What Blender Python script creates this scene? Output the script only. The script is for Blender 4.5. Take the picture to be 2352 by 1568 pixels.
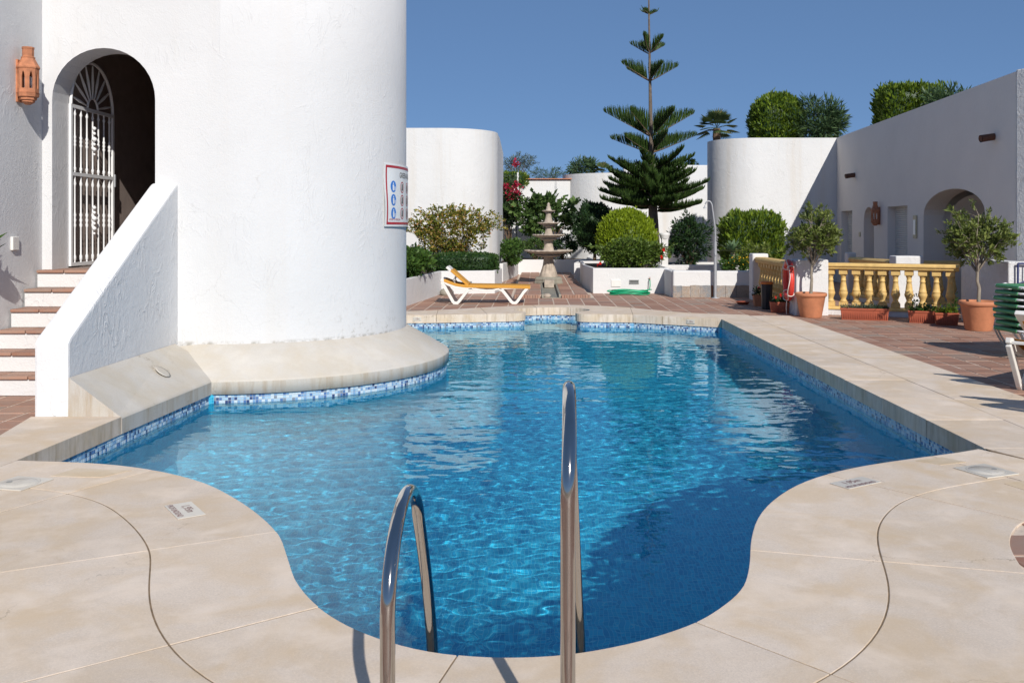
import bpy, bmesh, math, random
import numpy as np
from mathutils import Vector, Matrix
from mathutils.geometry import tessellate_polygon
for o in list(bpy.data.objects): bpy.data.objects.remove(o)
S = bpy.context.scene
COL = S.collection
PI = math.pi
rnd = random.Random(7)
# ------------------------------------------------------------------ camera, sky, sun, exposure
cam = bpy.data.cameras.new('camera'); cam_o = bpy.data.objects.new('camera', cam); COL.objects.link(cam_o)
cam_o.location = (0, 0, 1.6); cam_o.rotation_euler = (PI/2, 0, 0)
cam.sensor_width = 36; cam.lens = 2150/2352*36
cam.shift_x = (1176-1231)/2352; cam.shift_y = -(784-524)/2352; cam.clip_start = .05; cam.clip_end = 2000
S.camera = cam_o
SUN = Vector((0.30, -1.0, 0.70)).normalized()
W = bpy.data.worlds.new('World'); S.world = W; W.use_nodes = True
wn = W.node_tree.nodes; sky = wn.new('ShaderNodeTexSky'); sky.sky_type = 'NISHITA'; sky.sun_disc = False
sky.sun_elevation = math.asin(SUN.z); sky.sun_rotation = math.atan2(SUN.x, SUN.y)
sky.altitude = 5000; sky.air_density = 1.0; sky.dust_density = 0.0; sky.ozone_density = 6.0
# clear deep-blue sky: tone of the whole dome evened out and cooled
sg = wn.new('ShaderNodeGamma'); sg.inputs[1].default_value = .385; W.node_tree.links.new(sky.outputs[0], sg.inputs[0])
sm_ = wn.new('ShaderNodeMix'); sm_.data_type = 'RGBA'; sm_.blend_type = 'MULTIPLY'; sm_.inputs[0].default_value = 1; sm_.inputs[7].default_value = (.755, 1.08, 1.54, 1)
W.node_tree.links.new(sg.outputs[0], sm_.inputs[6]); W.node_tree.links.new(sm_.outputs[2], wn['Background'].inputs[0]); wn['Background'].inputs[1].default_value = .15
sl = bpy.data.lights.new('sun', 'SUN'); sun_o = bpy.data.objects.new('sun', sl); COL.objects.link(sun_o)
sl.energy = 4.5; sl.angle = math.radians(.53); sl.color = (1, .955, .89)
sun_o.rotation_euler = SUN.to_track_quat('Z', 'Y').to_euler()
sl.cycles.is_caustics_light = True
S.view_settings.view_transform = 'Standard'; S.view_settings.look = 'None'; S.view_settings.gamma = 1
S.view_settings.exposure = 0.09; S.view_settings.use_curve_mapping = False
S.cycles.use_denoising = True
S.cycles.max_bounces = 10; S.cycles.transparent_max_bounces = 16
S.cycles.sample_clamp_indirect = 6

# ------------------------------------------------------------------ helpers
def mkmesh(name, vs, fs, smooth=False):
    me = bpy.data.meshes.new(name); me.from_pydata([tuple(v) for v in vs], [], fs)
    if smooth: me.polygons.foreach_set('use_smooth', [True]*len(me.polygons))
    me.update(); return me
def link(name, me, parent=None, mat=None):
    o = bpy.data.objects.new(name, me); COL.objects.link(o)
    if mat is not None and me is not None and not me.materials: me.materials.append(mat)
    if parent is not None: o.parent = parent
    return o
def tag(o, label=None, cat=None, group=None, kind=None):
    if label: o['label'] = label
    if cat: o['category'] = cat
    if group: o['group'] = group
    if kind: o['kind'] = kind
    return o
def thing(name, label, cat, loc=(0, 0, 0), rz=0, group=None):
    o = bpy.data.objects.new(name, None); COL.objects.link(o); o.empty_display_size = .2
    o.location = loc; o.rotation_euler = (0, 0, rz); return tag(o, label, cat, group)
def copy_tree(o, parent=None):
    c = o.copy(); COL.objects.link(c); c.parent = parent
    for ch in list(o.children): copy_tree(ch, c)
    return c
class MB:
    """collects shapes of one mesh; (ox,oy,oz) is subtracted when built under a thing placed there"""
    def __init__(s): s.v = []; s.f = []; s.sm = []
    def add(s, vs, fs, smooth=False):
        b = len(s.v); s.v += [tuple(v) for v in vs]; s.f += [tuple(i+b for i in f) for f in fs]; s.sm += [smooth]*len(fs); return s
    def box(s, c, d, rz=0, bev=0, rx=0, ry=0):
        if bev:
            bm = bmesh.new(); bmesh.ops.create_cube(bm, size=1)
            bmesh.ops.scale(bm, vec=d, verts=bm.verts)
            bmesh.ops.bevel(bm, geom=bm.edges[:], offset=bev, segments=2, affect='EDGES', profile=.5)
            vs = [v.co.copy() for v in bm.verts]; bm.verts.index_update(); fs = [tuple(v.index for v in f.verts) for f in bm.faces]; bm.free()
        else:
            vs = [Vector((x*d[0]/2, y*d[1]/2, z*d[2]/2)) for x in (-1, 1) for y in (-1, 1) for z in (-1, 1)]
            fs = [(0, 1, 3, 2), (4, 6, 7, 5), (0, 4, 5, 1), (2, 3, 7, 6), (0, 2, 6, 4), (1, 5, 7, 3)]
        M = Matrix.Translation(c) @ Matrix.Rotation(rz, 4, 'Z') @ Matrix.Rotation(ry, 4, 'Y') @ Matrix.Rotation(rx, 4, 'X')
        return s.add([M @ v for v in vs], fs)
    def tube(s, path, r, n=8, cap=True, closed=False, smooth=True):
        P = [Vector(p) for p in path]; m = len(P); R = r if isinstance(r, (list, tuple)) else [r]*m
        T = []
        for i in range(m):
            a = P[(i-1) % m] if (closed or i) else P[0]; b = P[(i+1) % m] if (closed or i < m-1) else P[-1]
            T.append((b-a).normalized() if (b-a).length > 1e-9 else Vector((0, 0, 1)))
        u = T[0].orthogonal().normalized(); vs = []
        for i in range(m):
            u = (u - T[i]*u.dot(T[i]))
            u = u.normalized() if u.length > 1e-6 else T[i].orthogonal().normalized()
            w = T[i].cross(u)
            for k in range(n):
                a = 2*PI*k/n; vs.append(P[i] + (u*math.cos(a)+w*math.sin(a))*R[i])
        fs = []
        for i in range(m if closed else m-1):
            j = (i+1) % m
            for k in range(n): fs.append((i*n+k, i*n+(k+1) % n, j*n+(k+1) % n, j*n+k))
        s.add(vs, fs, smooth)
        if cap and not closed:
            s.add(vs[:n], [tuple(range(n-1, -1, -1))]); s.add(vs[-n:], [tuple(range(n))])
        return s
    def lathe(s, prof, n=24, c=(0, 0, 0), smooth=True, rot=0, cap=True):
        vs = []; fs = []; m = len(prof)
        for r, z in prof:
            for k in range(n):
                a = rot+2*PI*k/n; vs.append((c[0]+r*math.cos(a), c[1]+r*math.sin(a), c[2]+z))
        for i in range(m-1):
            for k in range(n): fs.append((i*n+k, i*n+(k+1) % n, (i+1)*n+(k+1) % n, (i+1)*n+k))
        s.add(vs, fs, smooth)
        if cap:
            s.add(vs[:n], [tuple(range(n-1, -1, -1))]); s.add(vs[-n:], [tuple(range(n))])
        return s
    def prism(s, poly, z0, z1, holes=(), f=None):
        """polygon (list of 2d points, optional holes) extruded; f maps (a,b,c) to world"""
        f = f or (lambda a, b, c: (a, b, c))
        loops = [list(poly)]+[list(h) for h in holes]
        flat = [p for l in loops for p in l]
        tri = tessellate_polygon([[Vector((p[0], p[1], 0)) for p in l] for l in loops])
        n = len(flat)
        vs = [f(p[0], p[1], z0) for p in flat]+[f(p[0], p[1], z1) for p in flat]
        def orient(t):
            a, b, c = [flat[i] for i in t]
            return t if (b[0]-a[0])*(c[1]-a[1])-(b[1]-a[1])*(c[0]-a[0]) > 0 else (t[0], t[2], t[1])
        fs = []
        for t in tri:
            t = orient(tuple(t)); fs.append((t[0]+n, t[1]+n, t[2]+n)); fs.append((t[2], t[1], t[0]))
        b = 0
        for l in loops:
            k = len(l)
            for i in range(k): fs.append((b+i, b+(i+1) % k, b+(i+1) % k+n, b+i+n))
            b += k
        return s.add(vs, fs)
    def bar(s, path, w, y0, y1):
        """flat bar following an (x,z) path, w wide, between y0 and y1"""
        P = [Vector((p[0], p[1])) for p in path]; L = []; R = []
        for i, p in enumerate(P):
            a = P[max(i-1, 0)]; b = P[min(i+1, len(P)-1)]; t = (b-a).normalized(); nn = Vector((-t.y, t.x))
            k = 1.0
            if 0 < i < len(P)-1:
                t1 = (p-a).normalized(); k = 1/max(.5, abs(nn.dot(Vector((-t1.y, t1.x)))))
            ww = w[i] if isinstance(w, (list, tuple)) else w
            L.append(p+nn*ww/2*k); R.append(p-nn*ww/2*k)
        vs = []
        for i in range(len(P)):
            vs += [(L[i].x, y0, L[i].y), (R[i].x, y0, R[i].y), (R[i].x, y1, R[i].y), (L[i].x, y1, L[i].y)]
        fs = []
        for i in range(len(P)-1):
            for k in range(4): fs.append((i*4+k, (i+1)*4+k, (i+1)*4+(k+1) % 4, i*4+(k+1) % 4))
        fs += [(0, 1, 2, 3), tuple(len(vs)-4+k for k in (3, 2, 1, 0))]
        return s.add(vs, fs)
    def build(s, name, mat, parent=None, world=False, recalc=True, bevel=0):
        off = Vector(parent.location) if (world and parent) else Vector((0, 0, 0))
        me = bpy.data.meshes.new(name); me.from_pydata([tuple(Vector(v)-off) for v in s.v], [], s.f)
        me.polygons.foreach_set('use_smooth', s.sm)
        if recalc or bevel:
            bm = bmesh.new(); bm.from_mesh(me)
            if bevel:
                bmesh.ops.remove_doubles(bm, verts=bm.verts, dist=1e-5)
                ed = [e for e in bm.edges if len(e.link_faces) == 2 and e.calc_face_angle(0) > .6]
                bmesh.ops.bevel(bm, geom=ed, offset=bevel, segments=2, affect='EDGES', profile=.6, clamp_overlap=True)
            bmesh.ops.recalc_face_normals(bm, faces=bm.faces[:]); bm.to_mesh(me); bm.free()
        me.update(); return link(name, me, parent, mat)
def catmull(pts, per=6, closed=False):
    P = [Vector(p) for p in pts]; n = len(P); out = []
    for i in range(n if closed else n-1):
        p0 = P[(i-1) % n] if (closed or i) else P[0]*2-P[1]; p1 = P[i]; p2 = P[(i+1) % n]
        p3 = P[(i+2) % n] if (closed or i+2 < n) else P[-1]*2-P[-2]
        for k in range(per):
            t = k/per
            out.append(.5*((2*p1)+(p2-p0)*t+(2*p0-5*p1+4*p2-p3)*t*t+(3*p1-p0-3*p2+p3)*t**3))
    if not closed: out.append(P[-1])
    return out
def dedup(l, e=1e-4):
    o = [l[0]]
    for p in l[1:]:
        if (Vector(p)-Vector(o[-1])).length > e: o.append(p)
    return o
def inside(poly, X, Y):
    X = np.asarray(X); Y = np.asarray(Y); r = np.zeros(X.shape, bool); n = len(poly)
    for i in range(n):
        x1, y1 = poly[i][0], poly[i][1]; x2, y2 = poly[(i+1) % n][0], poly[(i+1) % n][1]
        if y1 == y2: continue
        c = ((y1 > Y) != (y2 > Y)) & (X < (x2-x1)*(Y-y1)/(y2-y1)+x1); r ^= c
    return r
def px(X, Y, Z=0): return (1231+2150*X/Y, 524+2150*(1.6-Z)/Y)

# ------------------------------------------------------------------ materials
def newmat(name):
    m = bpy.data.materials.new(name); m.use_nodes = True; nt = m.node_tree
    return m, nt.nodes, nt.links, nt.nodes['Principled BSDF']
def node(N, t, **kw):
    n = N.new(t)
    for k, v in kw.items():
        if k in n.inputs: n.inputs[k].default_value = v
        else: setattr(n, k, v)
    return n
def noise(N, L, scale, detail=4, rough=.55, vec=None, dist=0.0):
    n = N.new('ShaderNodeTexNoise'); n.inputs['Scale'].default_value = scale; n.inputs['Detail'].default_value = detail
    n.inputs['Roughness'].default_value = rough; n.inputs['Distortion'].default_value = dist
    if vec is not None: L.new(vec, n.inputs['Vector'])
    return n
def ramp(N, L, fac, stops):
    r = N.new('ShaderNodeValToRGB'); e = r.color_ramp.elements
    while len(e) > 1: e.remove(e[-1])
    for i, (p, c) in enumerate(stops):
        k = e[0] if i == 0 else e.new(p)
        k.position = p; k.color = (*c, 1) if len(c) == 3 else c
    L.new(fac, r.inputs[0]); return r
def mixc(N, L, fac, a, b, typ='MIX'):
    m = N.new('ShaderNodeMix'); m.data_type = 'RGBA'; m.blend_type = typ
    for sock, v in ((m.inputs[0], fac), (m.inputs[6], a), (m.inputs[7], b)):
        if hasattr(v, 'links'): L.new(v, sock)
        else: sock.default_value = v if not isinstance(v, tuple) else (*v, 1)
    return m.outputs[2]
def bump(N, L, h, strength, dist, nrm=None):
    b = N.new('ShaderNodeBump'); b.inputs['Strength'].default_value = strength; b.inputs['Distance'].default_value = dist
    L.new(h, b.inputs['Height'])
    if nrm is not None: L.new(nrm, b.inputs['Normal'])
    return b.outputs[0]
def pos(N): return N.new('ShaderNodeNewGeometry').outputs['Position']
def simple(name, col, rough=.6, metal=0, var=.12, scale=8, bumpd=0, bscale=30, spec=.5):
    m, N, L, b = newmat(name); tc = N.new('ShaderNodeTexCoord')
    n = noise(N, L, scale, 5, .6, tc.outputs['Object'])
    lo = tuple(c*(1-var) for c in col); hi = tuple(min(1, c*(1+var)) for c in col)
    r = ramp(N, L, n.outputs[0], [(.3, lo), (.7, hi)])
    L.new(r.outputs[0], b.inputs['Base Color']); b.inputs['Roughness'].default_value = rough
    b.inputs['Metallic'].default_value = metal; b.inputs['Specular IOR Level'].default_value = spec
    if bumpd:
        n2 = noise(N, L, bscale, 4, .6, tc.outputs['Object']); L.new(bump(N, L, n2.outputs[0], 1, bumpd), b.inputs['Normal'])
    return m
def stucco(name, col=(.64, .64, .64), b1=.0035, b2=.0028, stain=0.0, trowel=1.0, rust=0.0):
    m, N, L, b = newmat(name); P = pos(N)
    big = noise(N, L, 1.3, 3, .5, P); fine = noise(N, L, 55, 4, .65, P); mid = noise(N, L, 7, 5, .6, P, .6)
    # trowel ridges: thin ridges of a stretched, distorted noise
    mp = N.new('ShaderNodeMapping'); mp.inputs['Scale'].default_value = (1.0, 1.0, .45); L.new(P, mp.inputs[0])
    tr = noise(N, L, 5.5, 3, .5, mp.outputs[0], 1.6)
    rid = ramp(N, L, tr.outputs[0], [(.44, (0, 0, 0)), (.50, (1, 1, 1)), (.515, (.25, .25, .25)), (.60, (0, 0, 0))])
    sp = noise(N, L, 2.1, 2, .5, P); spm = ramp(N, L, sp.outputs[0], [(.48, (0, 0, 0)), (.62, (1, 1, 1))])
    mm = N.new('ShaderNodeMath'); mm.operation = 'MULTIPLY'; L.new(rid.outputs[0], mm.inputs[0]); L.new(spm.outputs[0], mm.inputs[1])
    n1 = bump(N, L, mid.outputs[0], 1, b1); n2 = bump(N, L, fine.outputs[0], 1, b2, n1)
    n3 = bump(N, L, mm.outputs[0], 1, .0035*trowel, n2) if trowel else n2
    L.new(n3, b.inputs['Normal'])
    c = ramp(N, L, big.outputs[0], [(.3, tuple(x*.955 for x in col)), (.7, col)]).outputs[0]
    if stain:
        z = N.new('ShaderNodeSeparateXYZ'); L.new(P, z.inputs[0])
        s1 = noise(N, L, 1.7, 2, .5, P); s2 = noise(N, L, 16, 6, .75, P)
        lowz = ramp(N, L, z.outputs[2], [(.30, (1, 1, 1)), (.9, (0, 0, 0))])
        a = N.new('ShaderNodeMath'); a.operation = 'MULTIPLY'
        L.new(ramp(N, L, s2.outputs[0], [(.54, (0, 0, 0)), (.68, (1, 1, 1))]).outputs[0], a.inputs[0])
        L.new(ramp(N, L, s1.outputs[0], [(.50, (0, 0, 0)), (.62, (1, 1, 1))]).outputs[0], a.inputs[1])
        a2 = N.new('ShaderNodeMath'); a2.operation = 'MULTIPLY'; L.new(a.outputs[0], a2.inputs[0]); L.new(lowz.outputs[0], a2.inputs[1])
        a3 = N.new('ShaderNodeMath'); a3.operation = 'MULTIPLY'; L.new(a2.outputs[0], a3.inputs[0]); a3.inputs[1].default_value = stain
        c = mixc(N, L, a3.outputs[0], c, (.33, .31, .27))
        # grime where the wall meets the apron
        n4 = noise(N, L, 9, 5, .7, P); foot = ramp(N, L, z.outputs[2], [(.325, (1, 1, 1)), (.36, (0, 0, 0))])
        a4 = N.new('ShaderNodeMath'); a4.operation = 'MULTIPLY'; L.new(foot.outputs[0], a4.inputs[0])
        L.new(ramp(N, L, n4.outputs[0], [(.45, (0, 0, 0)), (.62, (.8, .8, .8))]).outputs[0], a4.inputs[1])
        c = mixc(N, L, a4.outputs[0], c, (.30, .28, .24))
    if rust:
        mp2 = N.new('ShaderNodeMapping'); mp2.inputs['Scale'].default_value = (1, 1, .06); L.new(P, mp2.inputs[0])
        s3 = noise(N, L, 2.6, 5, .6, mp2.outputs[0]); f = ramp(N, L, s3.outputs[0], [(.52, (0, 0, 0)), (.68, (rust, rust, rust))])
        c = mixc(N, L, f.outputs[0], c, (.56, .48, .38))
    vo = N.new('ShaderNodeTexVoronoi'); vo.feature = 'DISTANCE_TO_EDGE'; vo.inputs['Scale'].default_value = 1.1
    wv = noise(N, L, 5, 4, .6, P); vm_ = N.new('ShaderNodeVectorMath'); vm_.operation = 'MULTIPLY_ADD'; L.new(wv.outputs[1], vm_.inputs[0]); vm_.inputs[1].default_value = (.25, .25, .25); L.new(P, vm_.inputs[2]); L.new(vm_.outputs[0], vo.inputs['Vector'])
    ck = N.new('ShaderNodeMath'); ck.operation = 'MULTIPLY'; L.new(ramp(N, L, vo.outputs[0], [(0, (.22, .22, .22)), (.005, (0, 0, 0))]).outputs[0], ck.inputs[0])
    L.new(ramp(N, L, noise(N, L, .9, 2, .5, P).outputs[0], [(.52, (0, 0, 0)), (.60, (1, 1, 1))]).outputs[0], ck.inputs[1]); c = mixc(N, L, ck.outputs[0], c, (.30, .28, .25))
    L.new(c, b.inputs['Base Color']); b.inputs['Roughness'].default_value = .88; b.inputs['Specular IOR Level'].default_value = .25
    return m
M = {}
M['stucco'] = stucco('white_stucco', stain=.75, trowel=.55, rust=.10)
M['stucco_p'] = stucco('white_stucco_parapet', col=(.70, .70, .70), trowel=1.4, b1=.008)
M['stucco_b'] = stucco('white_stucco_far', col=(.675, .675, .67), b1=.008, trowel=.8, rust=.30)
M['stucco_e'] = stucco('white_stucco_lifted_shade', col=(.82, .755, .69), b1=.006, b2=.003, trowel=.25)  # white stucco copy, colour lightened and warmed to lift this side's blue shade
M['rough'] = stucco('coarse_white_stucco', b1=.03, b2=.012, trowel=2)
M['plaster'] = stucco('smooth_white_plaster', col=(.66, .65, .63), b1=.004, b2=.002, trowel=0)
M['lowwall'] = stucco('white_low_wall', col=(.67, .66, .65), b1=.009, b2=.004, trowel=.7)
M['inside'] = simple('shade_brown_interior', (.26, .205, .18), .9)  # brown puts the interior's shade into the colour; white would bounce brighter
def concrete(name, col=(.67, .57, .475), warm=(.57, .43, .285), stains=1.0):
    m, N, L, b = newmat(name); P = pos(N)
    oi = N.new('ShaderNodeObjectInfo')
    g = noise(N, L, 260, 3, .7, P); a = noise(N, L, 1.1, 4, .55, P); d = noise(N, L, 4.5, 6, .65, P, .4); sp = noise(N, L, 38, 3, .6, P)
    c = ramp(N, L, a.outputs[0], [(.32, tuple(x*1.03 for x in col)), (.72, tuple(x*.92 for x in col))]).outputs[0]
    f = ramp(N, L, d.outputs[0], [(.48, (0, 0, 0)), (.78, (.55*stains,)*3)]).outputs[0]
    c = mixc(N, L, f, c, warm)
    c = mixc(N, L, ramp(N, L, g.outputs[0], [(.25, (.35, .35, .35)), (.5, (0, 0, 0))]).outputs[0], c, tuple(x*.62 for x in col))
    c = mixc(N, L, ramp(N, L, sp.outputs[0], [(.70, (0, 0, 0)), (.76, (.35*stains,)*3)]).outputs[0], c, (.24, .17, .10))
    gr = noise(N, L, 120, 3, .75, P); c = mixc(N, L, ramp(N, L, gr.outputs[0], [(.34, (.55, .55, .55)), (.52, (0, 0, 0))]).outputs[0], c, tuple(x*.80 for x in col))
    c = mixc(N, L, ramp(N, L, gr.outputs[0], [(.54, (0, 0, 0)), (.70, (.6, .6, .6))]).outputs[0], c, tuple(min(1, x*1.14) for x in col))
    vo = N.new('ShaderNodeTexVoronoi'); vo.feature = 'DISTANCE_TO_EDGE'; vo.inputs['Scale'].default_value = .8
    wv = noise(N, L, 4, 5, .65, P); vm_ = N.new('ShaderNodeVectorMath'); vm_.operation = 'MULTIPLY_ADD'; L.new(wv.outputs[1], vm_.inputs[0]); vm_.inputs[1].default_value = (.35, .35, .35); L.new(P, vm_.inputs[2]); L.new(vm_.outputs[0], vo.inputs['Vector'])
    ck = N.new('ShaderNodeMath'); ck.operation = 'MULTIPLY'; L.new(ramp(N, L, vo.outputs[0], [(0, (.8, .8, .8)), (.004, (0, 0, 0))]).outputs[0], ck.inputs[0])
    L.new(ramp(N, L, noise(N, L, .7, 2, .5, P).outputs[0], [(.55, (0, 0, 0)), (.62, (1, 1, 1))]).outputs[0], ck.inputs[1]); c = mixc(N, L, ck.outputs[0], c, (.20, .15, .10))
    w2 = noise(N, L, 2.2, 5, .6, P, .8); c = mixc(N, L, ramp(N, L, w2.outputs[0], [(.40, (.0, .0, .0)), (.66, (.66*stains,)*3)]).outputs[0], c, tuple(x*y for x, y in zip(col, (.90, .80, .62))))
    w3 = noise(N, L, 3.1, 4, .6, P, .3); c = mixc(N, L, ramp(N, L, w3.outputs[0], [(.50, (0, 0, 0)), (.70, (.60*stains,)*3)]).outputs[0], c, tuple(min(1, x*1.16) for x in col))
    ge = N.new('ShaderNodeNewGeometry'); sx = N.new('ShaderNodeSeparateXYZ'); L.new(ge.outputs['True Normal'], sx.inputs[0]); ab = N.new('ShaderNodeMath'); ab.operation = 'ABSOLUTE'; L.new(sx.outputs[2], ab.inputs[0])
    vert = ramp(N, L, ab.outputs[0], [(.2, (1, 1, 1)), (.4, (0, 0, 0))]); mp3 = N.new('ShaderNodeMapping'); mp3.inputs['Scale'].default_value = (1, 1, .12); L.new(P, mp3.inputs[0])
    st3 = noise(N, L, 11, 6, .7, mp3.outputs[0]); vm = N.new('ShaderNodeMath'); vm.operation = 'MULTIPLY'; L.new(vert.outputs[0], vm.inputs[0]); L.new(ramp(N, L, st3.outputs[0], [(.46, (0, 0, 0)), (.70, (.75, .75, .75))]).outputs[0], vm.inputs[1])
    c = mixc(N, L, vm.outputs[0], c, (.36, .26, .16))
    mm = N.new('ShaderNodeMapRange'); mm.inputs[3].default_value = .93; mm.inputs[4].default_value = 1.05; L.new(oi.outputs['Random'], mm.inputs[0])
    cm = N.new('ShaderNodeVectorMath'); cm.operation = 'SCALE'; L.new(c, cm.inputs[0]); L.new(mm.outputs[0], cm.inputs['Scale'])
    L.new(cm.outputs[0], b.inputs['Base Color'])
    n1 = bump(N, L, g.outputs[0], .8, .0015); n2 = bump(N, L, d.outputs[0], 1, .003, n1); L.new(n2, b.inputs['Normal'])
    b.inputs['Roughness'].default_value = .85; b.inputs['Specular IOR Level'].default_value = .3
    return m
M['concrete'] = concrete('sandy_concrete')
M['apron'] = concrete('pale_render_apron', col=(.53, .50, .455), warm=(.47, .385, .285), stains=.6)
M['joint'] = simple('dark_joint_filler', (.20, .14, .085), .95, var=.35, scale=14)
M['patch'] = concrete('rough_patch_mortar', col=(.60, .50, .38), warm=(.50, .36, .22))
def terracotta(name, island, a=(.27, .13, .085), bcol=(.385, .225, .16), grey=(.29, .225, .18), rough=.62):
    m, N, L, b = newmat(name); P = pos(N)
    if island: r = N.new('ShaderNodeNewGeometry').outputs['Random Per Island']
    else: r = N.new('ShaderNodeObjectInfo').outputs['Random']
    c = ramp(N, L, r, [(0, a), (.45, bcol), (.8, (.315, .16, .11)), (1, grey)]).outputs[0]
    n = noise(N, L, 9, 5, .65, P); c = mixc(N, L, ramp(N, L, n.outputs[0], [(.42, (0, 0, 0)), (.72, (.55, .55, .55))]).outputs[0], c, grey)
    n2 = noise(N, L, 90, 4, .7, P); c = mixc(N, L, ramp(N, L, n2.outputs[0], [(.55, (0, 0, 0)), (.75, (.3, .3, .3))]).outputs[0], c, (.42, .30, .24))
    L.new(c, b.inputs['Base Color']); L.new(bump(N, L, n2.outputs[0], .8, .002), b.inputs['Normal'])
    b.inputs['Roughness'].default_value = rough; b.inputs['Specular IOR Level'].default_value = .4
    return m
M['tile'] = terracotta('terracotta_paver', False)
M['tile_i'] = terracotta('terracotta_paver_field', True)
M['grout'] = simple('pale_grout', (.56, .46, .37), .95, var=.2, scale=20)
M['spout'] = simple('dark_fired_clay', (.12, .05, .03), .8)
M['clay'] = simple('terracotta_clay', (.50, .195, .095), .72, var=.16, scale=6, bumpd=.002, bscale=25)
M['lantern'] = simple('orange_clay_lantern', (.42, .165, .080), .75, var=.28, scale=14, bumpd=.002, bscale=40)
M['boxclay'] = simple('plastic_terracotta', (.36, .085, .04), .5, var=.1)
M['soil'] = simple('potting_soil', (.05, .032, .02), .95, bumpd=.01, bscale=60)
M['yellow'] = simple('ochre_paint', (.63, .42, .15), .6, var=.16, scale=7, bumpd=.0015, bscale=50)
M['steel'] = simple('polished_steel', (.50, .475, .445), .10, 1.0, var=.04, scale=30)
M['galv'] = simple('galvanised_grey', (.36, .37, .39), .5, .25, var=.10)
M['white_metal'] = simple('white_painted_metal', (.78, .78, .78), .4, var=.04)
M['white_plastic'] = simple('white_plastic', (.74, .715, .67), .42, var=.06)
M['orange_fabric'] = simple('ochre_sling_fabric', (.56, .27, .035), .8, var=.12, scale=60, bumpd=.001, bscale=300)
M['green_vinyl'] = simple('green_vinyl', (.06, .25, .10), .5, var=.12)
M['green_hose'] = simple('green_hose', (.012, .34, .16), .4, var=.15, scale=5)
M['stone'] = simple('weathered_fountain_stone', (.40, .335, .27), .85, var=.28, scale=6, bumpd=.006, bscale=25)
M['stone_d'] = simple('wet_grey_stone', (.25, .235, .19), .6, var=.3, scale=5, bumpd=.005, bscale=20)
def slatemat():
    m, N, L, b = newmat('slate_cladding'); P = pos(N); r = N.new('ShaderNodeObjectInfo').outputs['Random']
    c = ramp(N, L, r, [(0, (.20, .215, .23)), (.5, (.27, .27, .265)), (.8, (.33, .27, .21)), (1, (.24, .25, .26))]).outputs[0]
    n = noise(N, L, 5, 6, .7, P, 1.2); c = mixc(N, L, ramp(N, L, n.outputs[0], [(.42, (0, 0, 0)), (.62, (.8, .8, .8))]).outputs[0], c, (.36, .27, .20))
    n2 = noise(N, L, 12, 4, .6, P, 2); c = mixc(N, L, ramp(N, L, n2.outputs[0], [(.46, (0, 0, 0)), (.5, (.6, .6, .6)), (.54, (0, 0, 0))]).outputs[0], c, (.13, .08, .05))
    L.new(c, b.inputs['Base Color']); b.inputs['Roughness'].default_value = .65; L.new(bump(N, L, n.outputs[0], 1, .01), b.inputs['Normal']); return m
M['slate'] = slatemat()
M['dark'] = simple('dark_gap', (.012, .011, .011), .8)
M['black'] = simple('black_plastic', (.018, .02, .024), .45)
M['orange_lid'] = simple('orange_plastic', (.62, .16, .02), .45)
M['red'] = simple('red_buoy_plastic', (.60, .045, .03), .42, var=.12)
M['rope'] = simple('white_rope', (.70, .66, .60), .8)
M['blue_rail'] = simple('navy_painted_steel', (.02, .03, .12), .4)
M['bark'] = simple('brown_bark', (.14, .09, .055), .9, var=.3, scale=12, bumpd=.01, bscale=20)
M['bark_p'] = simple('pine_bark', (.13, .10, .075), .9, var=.3, scale=12, bumpd=.01, bscale=20)
M['bark_g'] = simple('grey_bark', (.26, .22, .17), .9, var=.25, scale=14, bumpd=.004, bscale=30)
M['sign_w'] = simple('sign_white', (.76, .78, .78), .3, var=.02)
M['sign_r'] = simple('sign_red', (.42, .03, .045), .35, var=.05)
M['sign_b'] = simple('sign_blue', (.03, .20, .62), .35, var=.05)
M['sign_k'] = simple('sign_black', (.02, .02, .022), .4)
M['ink'] = simple('maroon_glaze', (.16, .02, .03), .35, var=.2)
M['glaze'] = simple('cream_glazed_tile', (.58, .54, .47), .3, var=.03)
M['grate'] = simple('grey_vent', (.30, .30, .29), .5)
M['rust'] = simple('rusty_edge', (.22, .09, .035), .9)
M['wax'] = simple('notice_frame', (.60, .52, .34), .6)
M['shutter'] = simple('cream_shutter', (.60, .60, .57), .5, var=.03)
M['pal_bulb'] = simple('frosted_glass_bulb', (.7, .7, .68), .2)
M['earth'] = simple('dry_earth', (.26, .20, .14), .95, var=.25, scale=.3)
def leafmat(name, stops, trans=.25, rough=.5):
    m, N, L, b = newmat(name)
    r = N.new('ShaderNodeNewGeometry').outputs['Random Per Island']
    c = ramp(N, L, r, stops).outputs[0]; L.new(c, b.inputs['Base Color']); b.inputs['Roughness'].default_value = rough
    b.inputs['Specular IOR Level'].default_value = .35
    t = N.new('ShaderNodeBsdfTranslucent'); L.new(c, t.inputs[0]); mx = N.new('ShaderNodeMixShader'); mx.inputs[0].default_value = trans
    L.new(b.outputs[0], mx.inputs[1]); L.new(t.outputs[0], mx.inputs[2]); L.new(mx.outputs[0], N['Material Output'].inputs[0])
    return m
def two(a, b, c=None): return [(0, a), (.6, b), (1, c or b)]
M['lf_green'] = leafmat('leaf_mid_green', two((.028, .070, .012), (.060, .125, .020), (.095, .165, .030)))
M['lf_hib'] = leafmat('leaf_hibiscus', two((.045, .085, .012), (.09, .15, .022), (.16, .22, .04)))
M['lf_dark'] = leafmat('leaf_dark_green', two((.010, .028, .010), (.022, .055, .016), (.04, .08, .02)), .15)
M['lf_fig'] = leafmat('leaf_fig', two((.035, .075, .022), (.075, .13, .032), (.12, .19, .05)))
M['lf_lime'] = leafmat('leaf_lime_topiary', two((.11, .165, .006), (.20, .275, .010), (.28, .36, .02)), .2)
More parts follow.
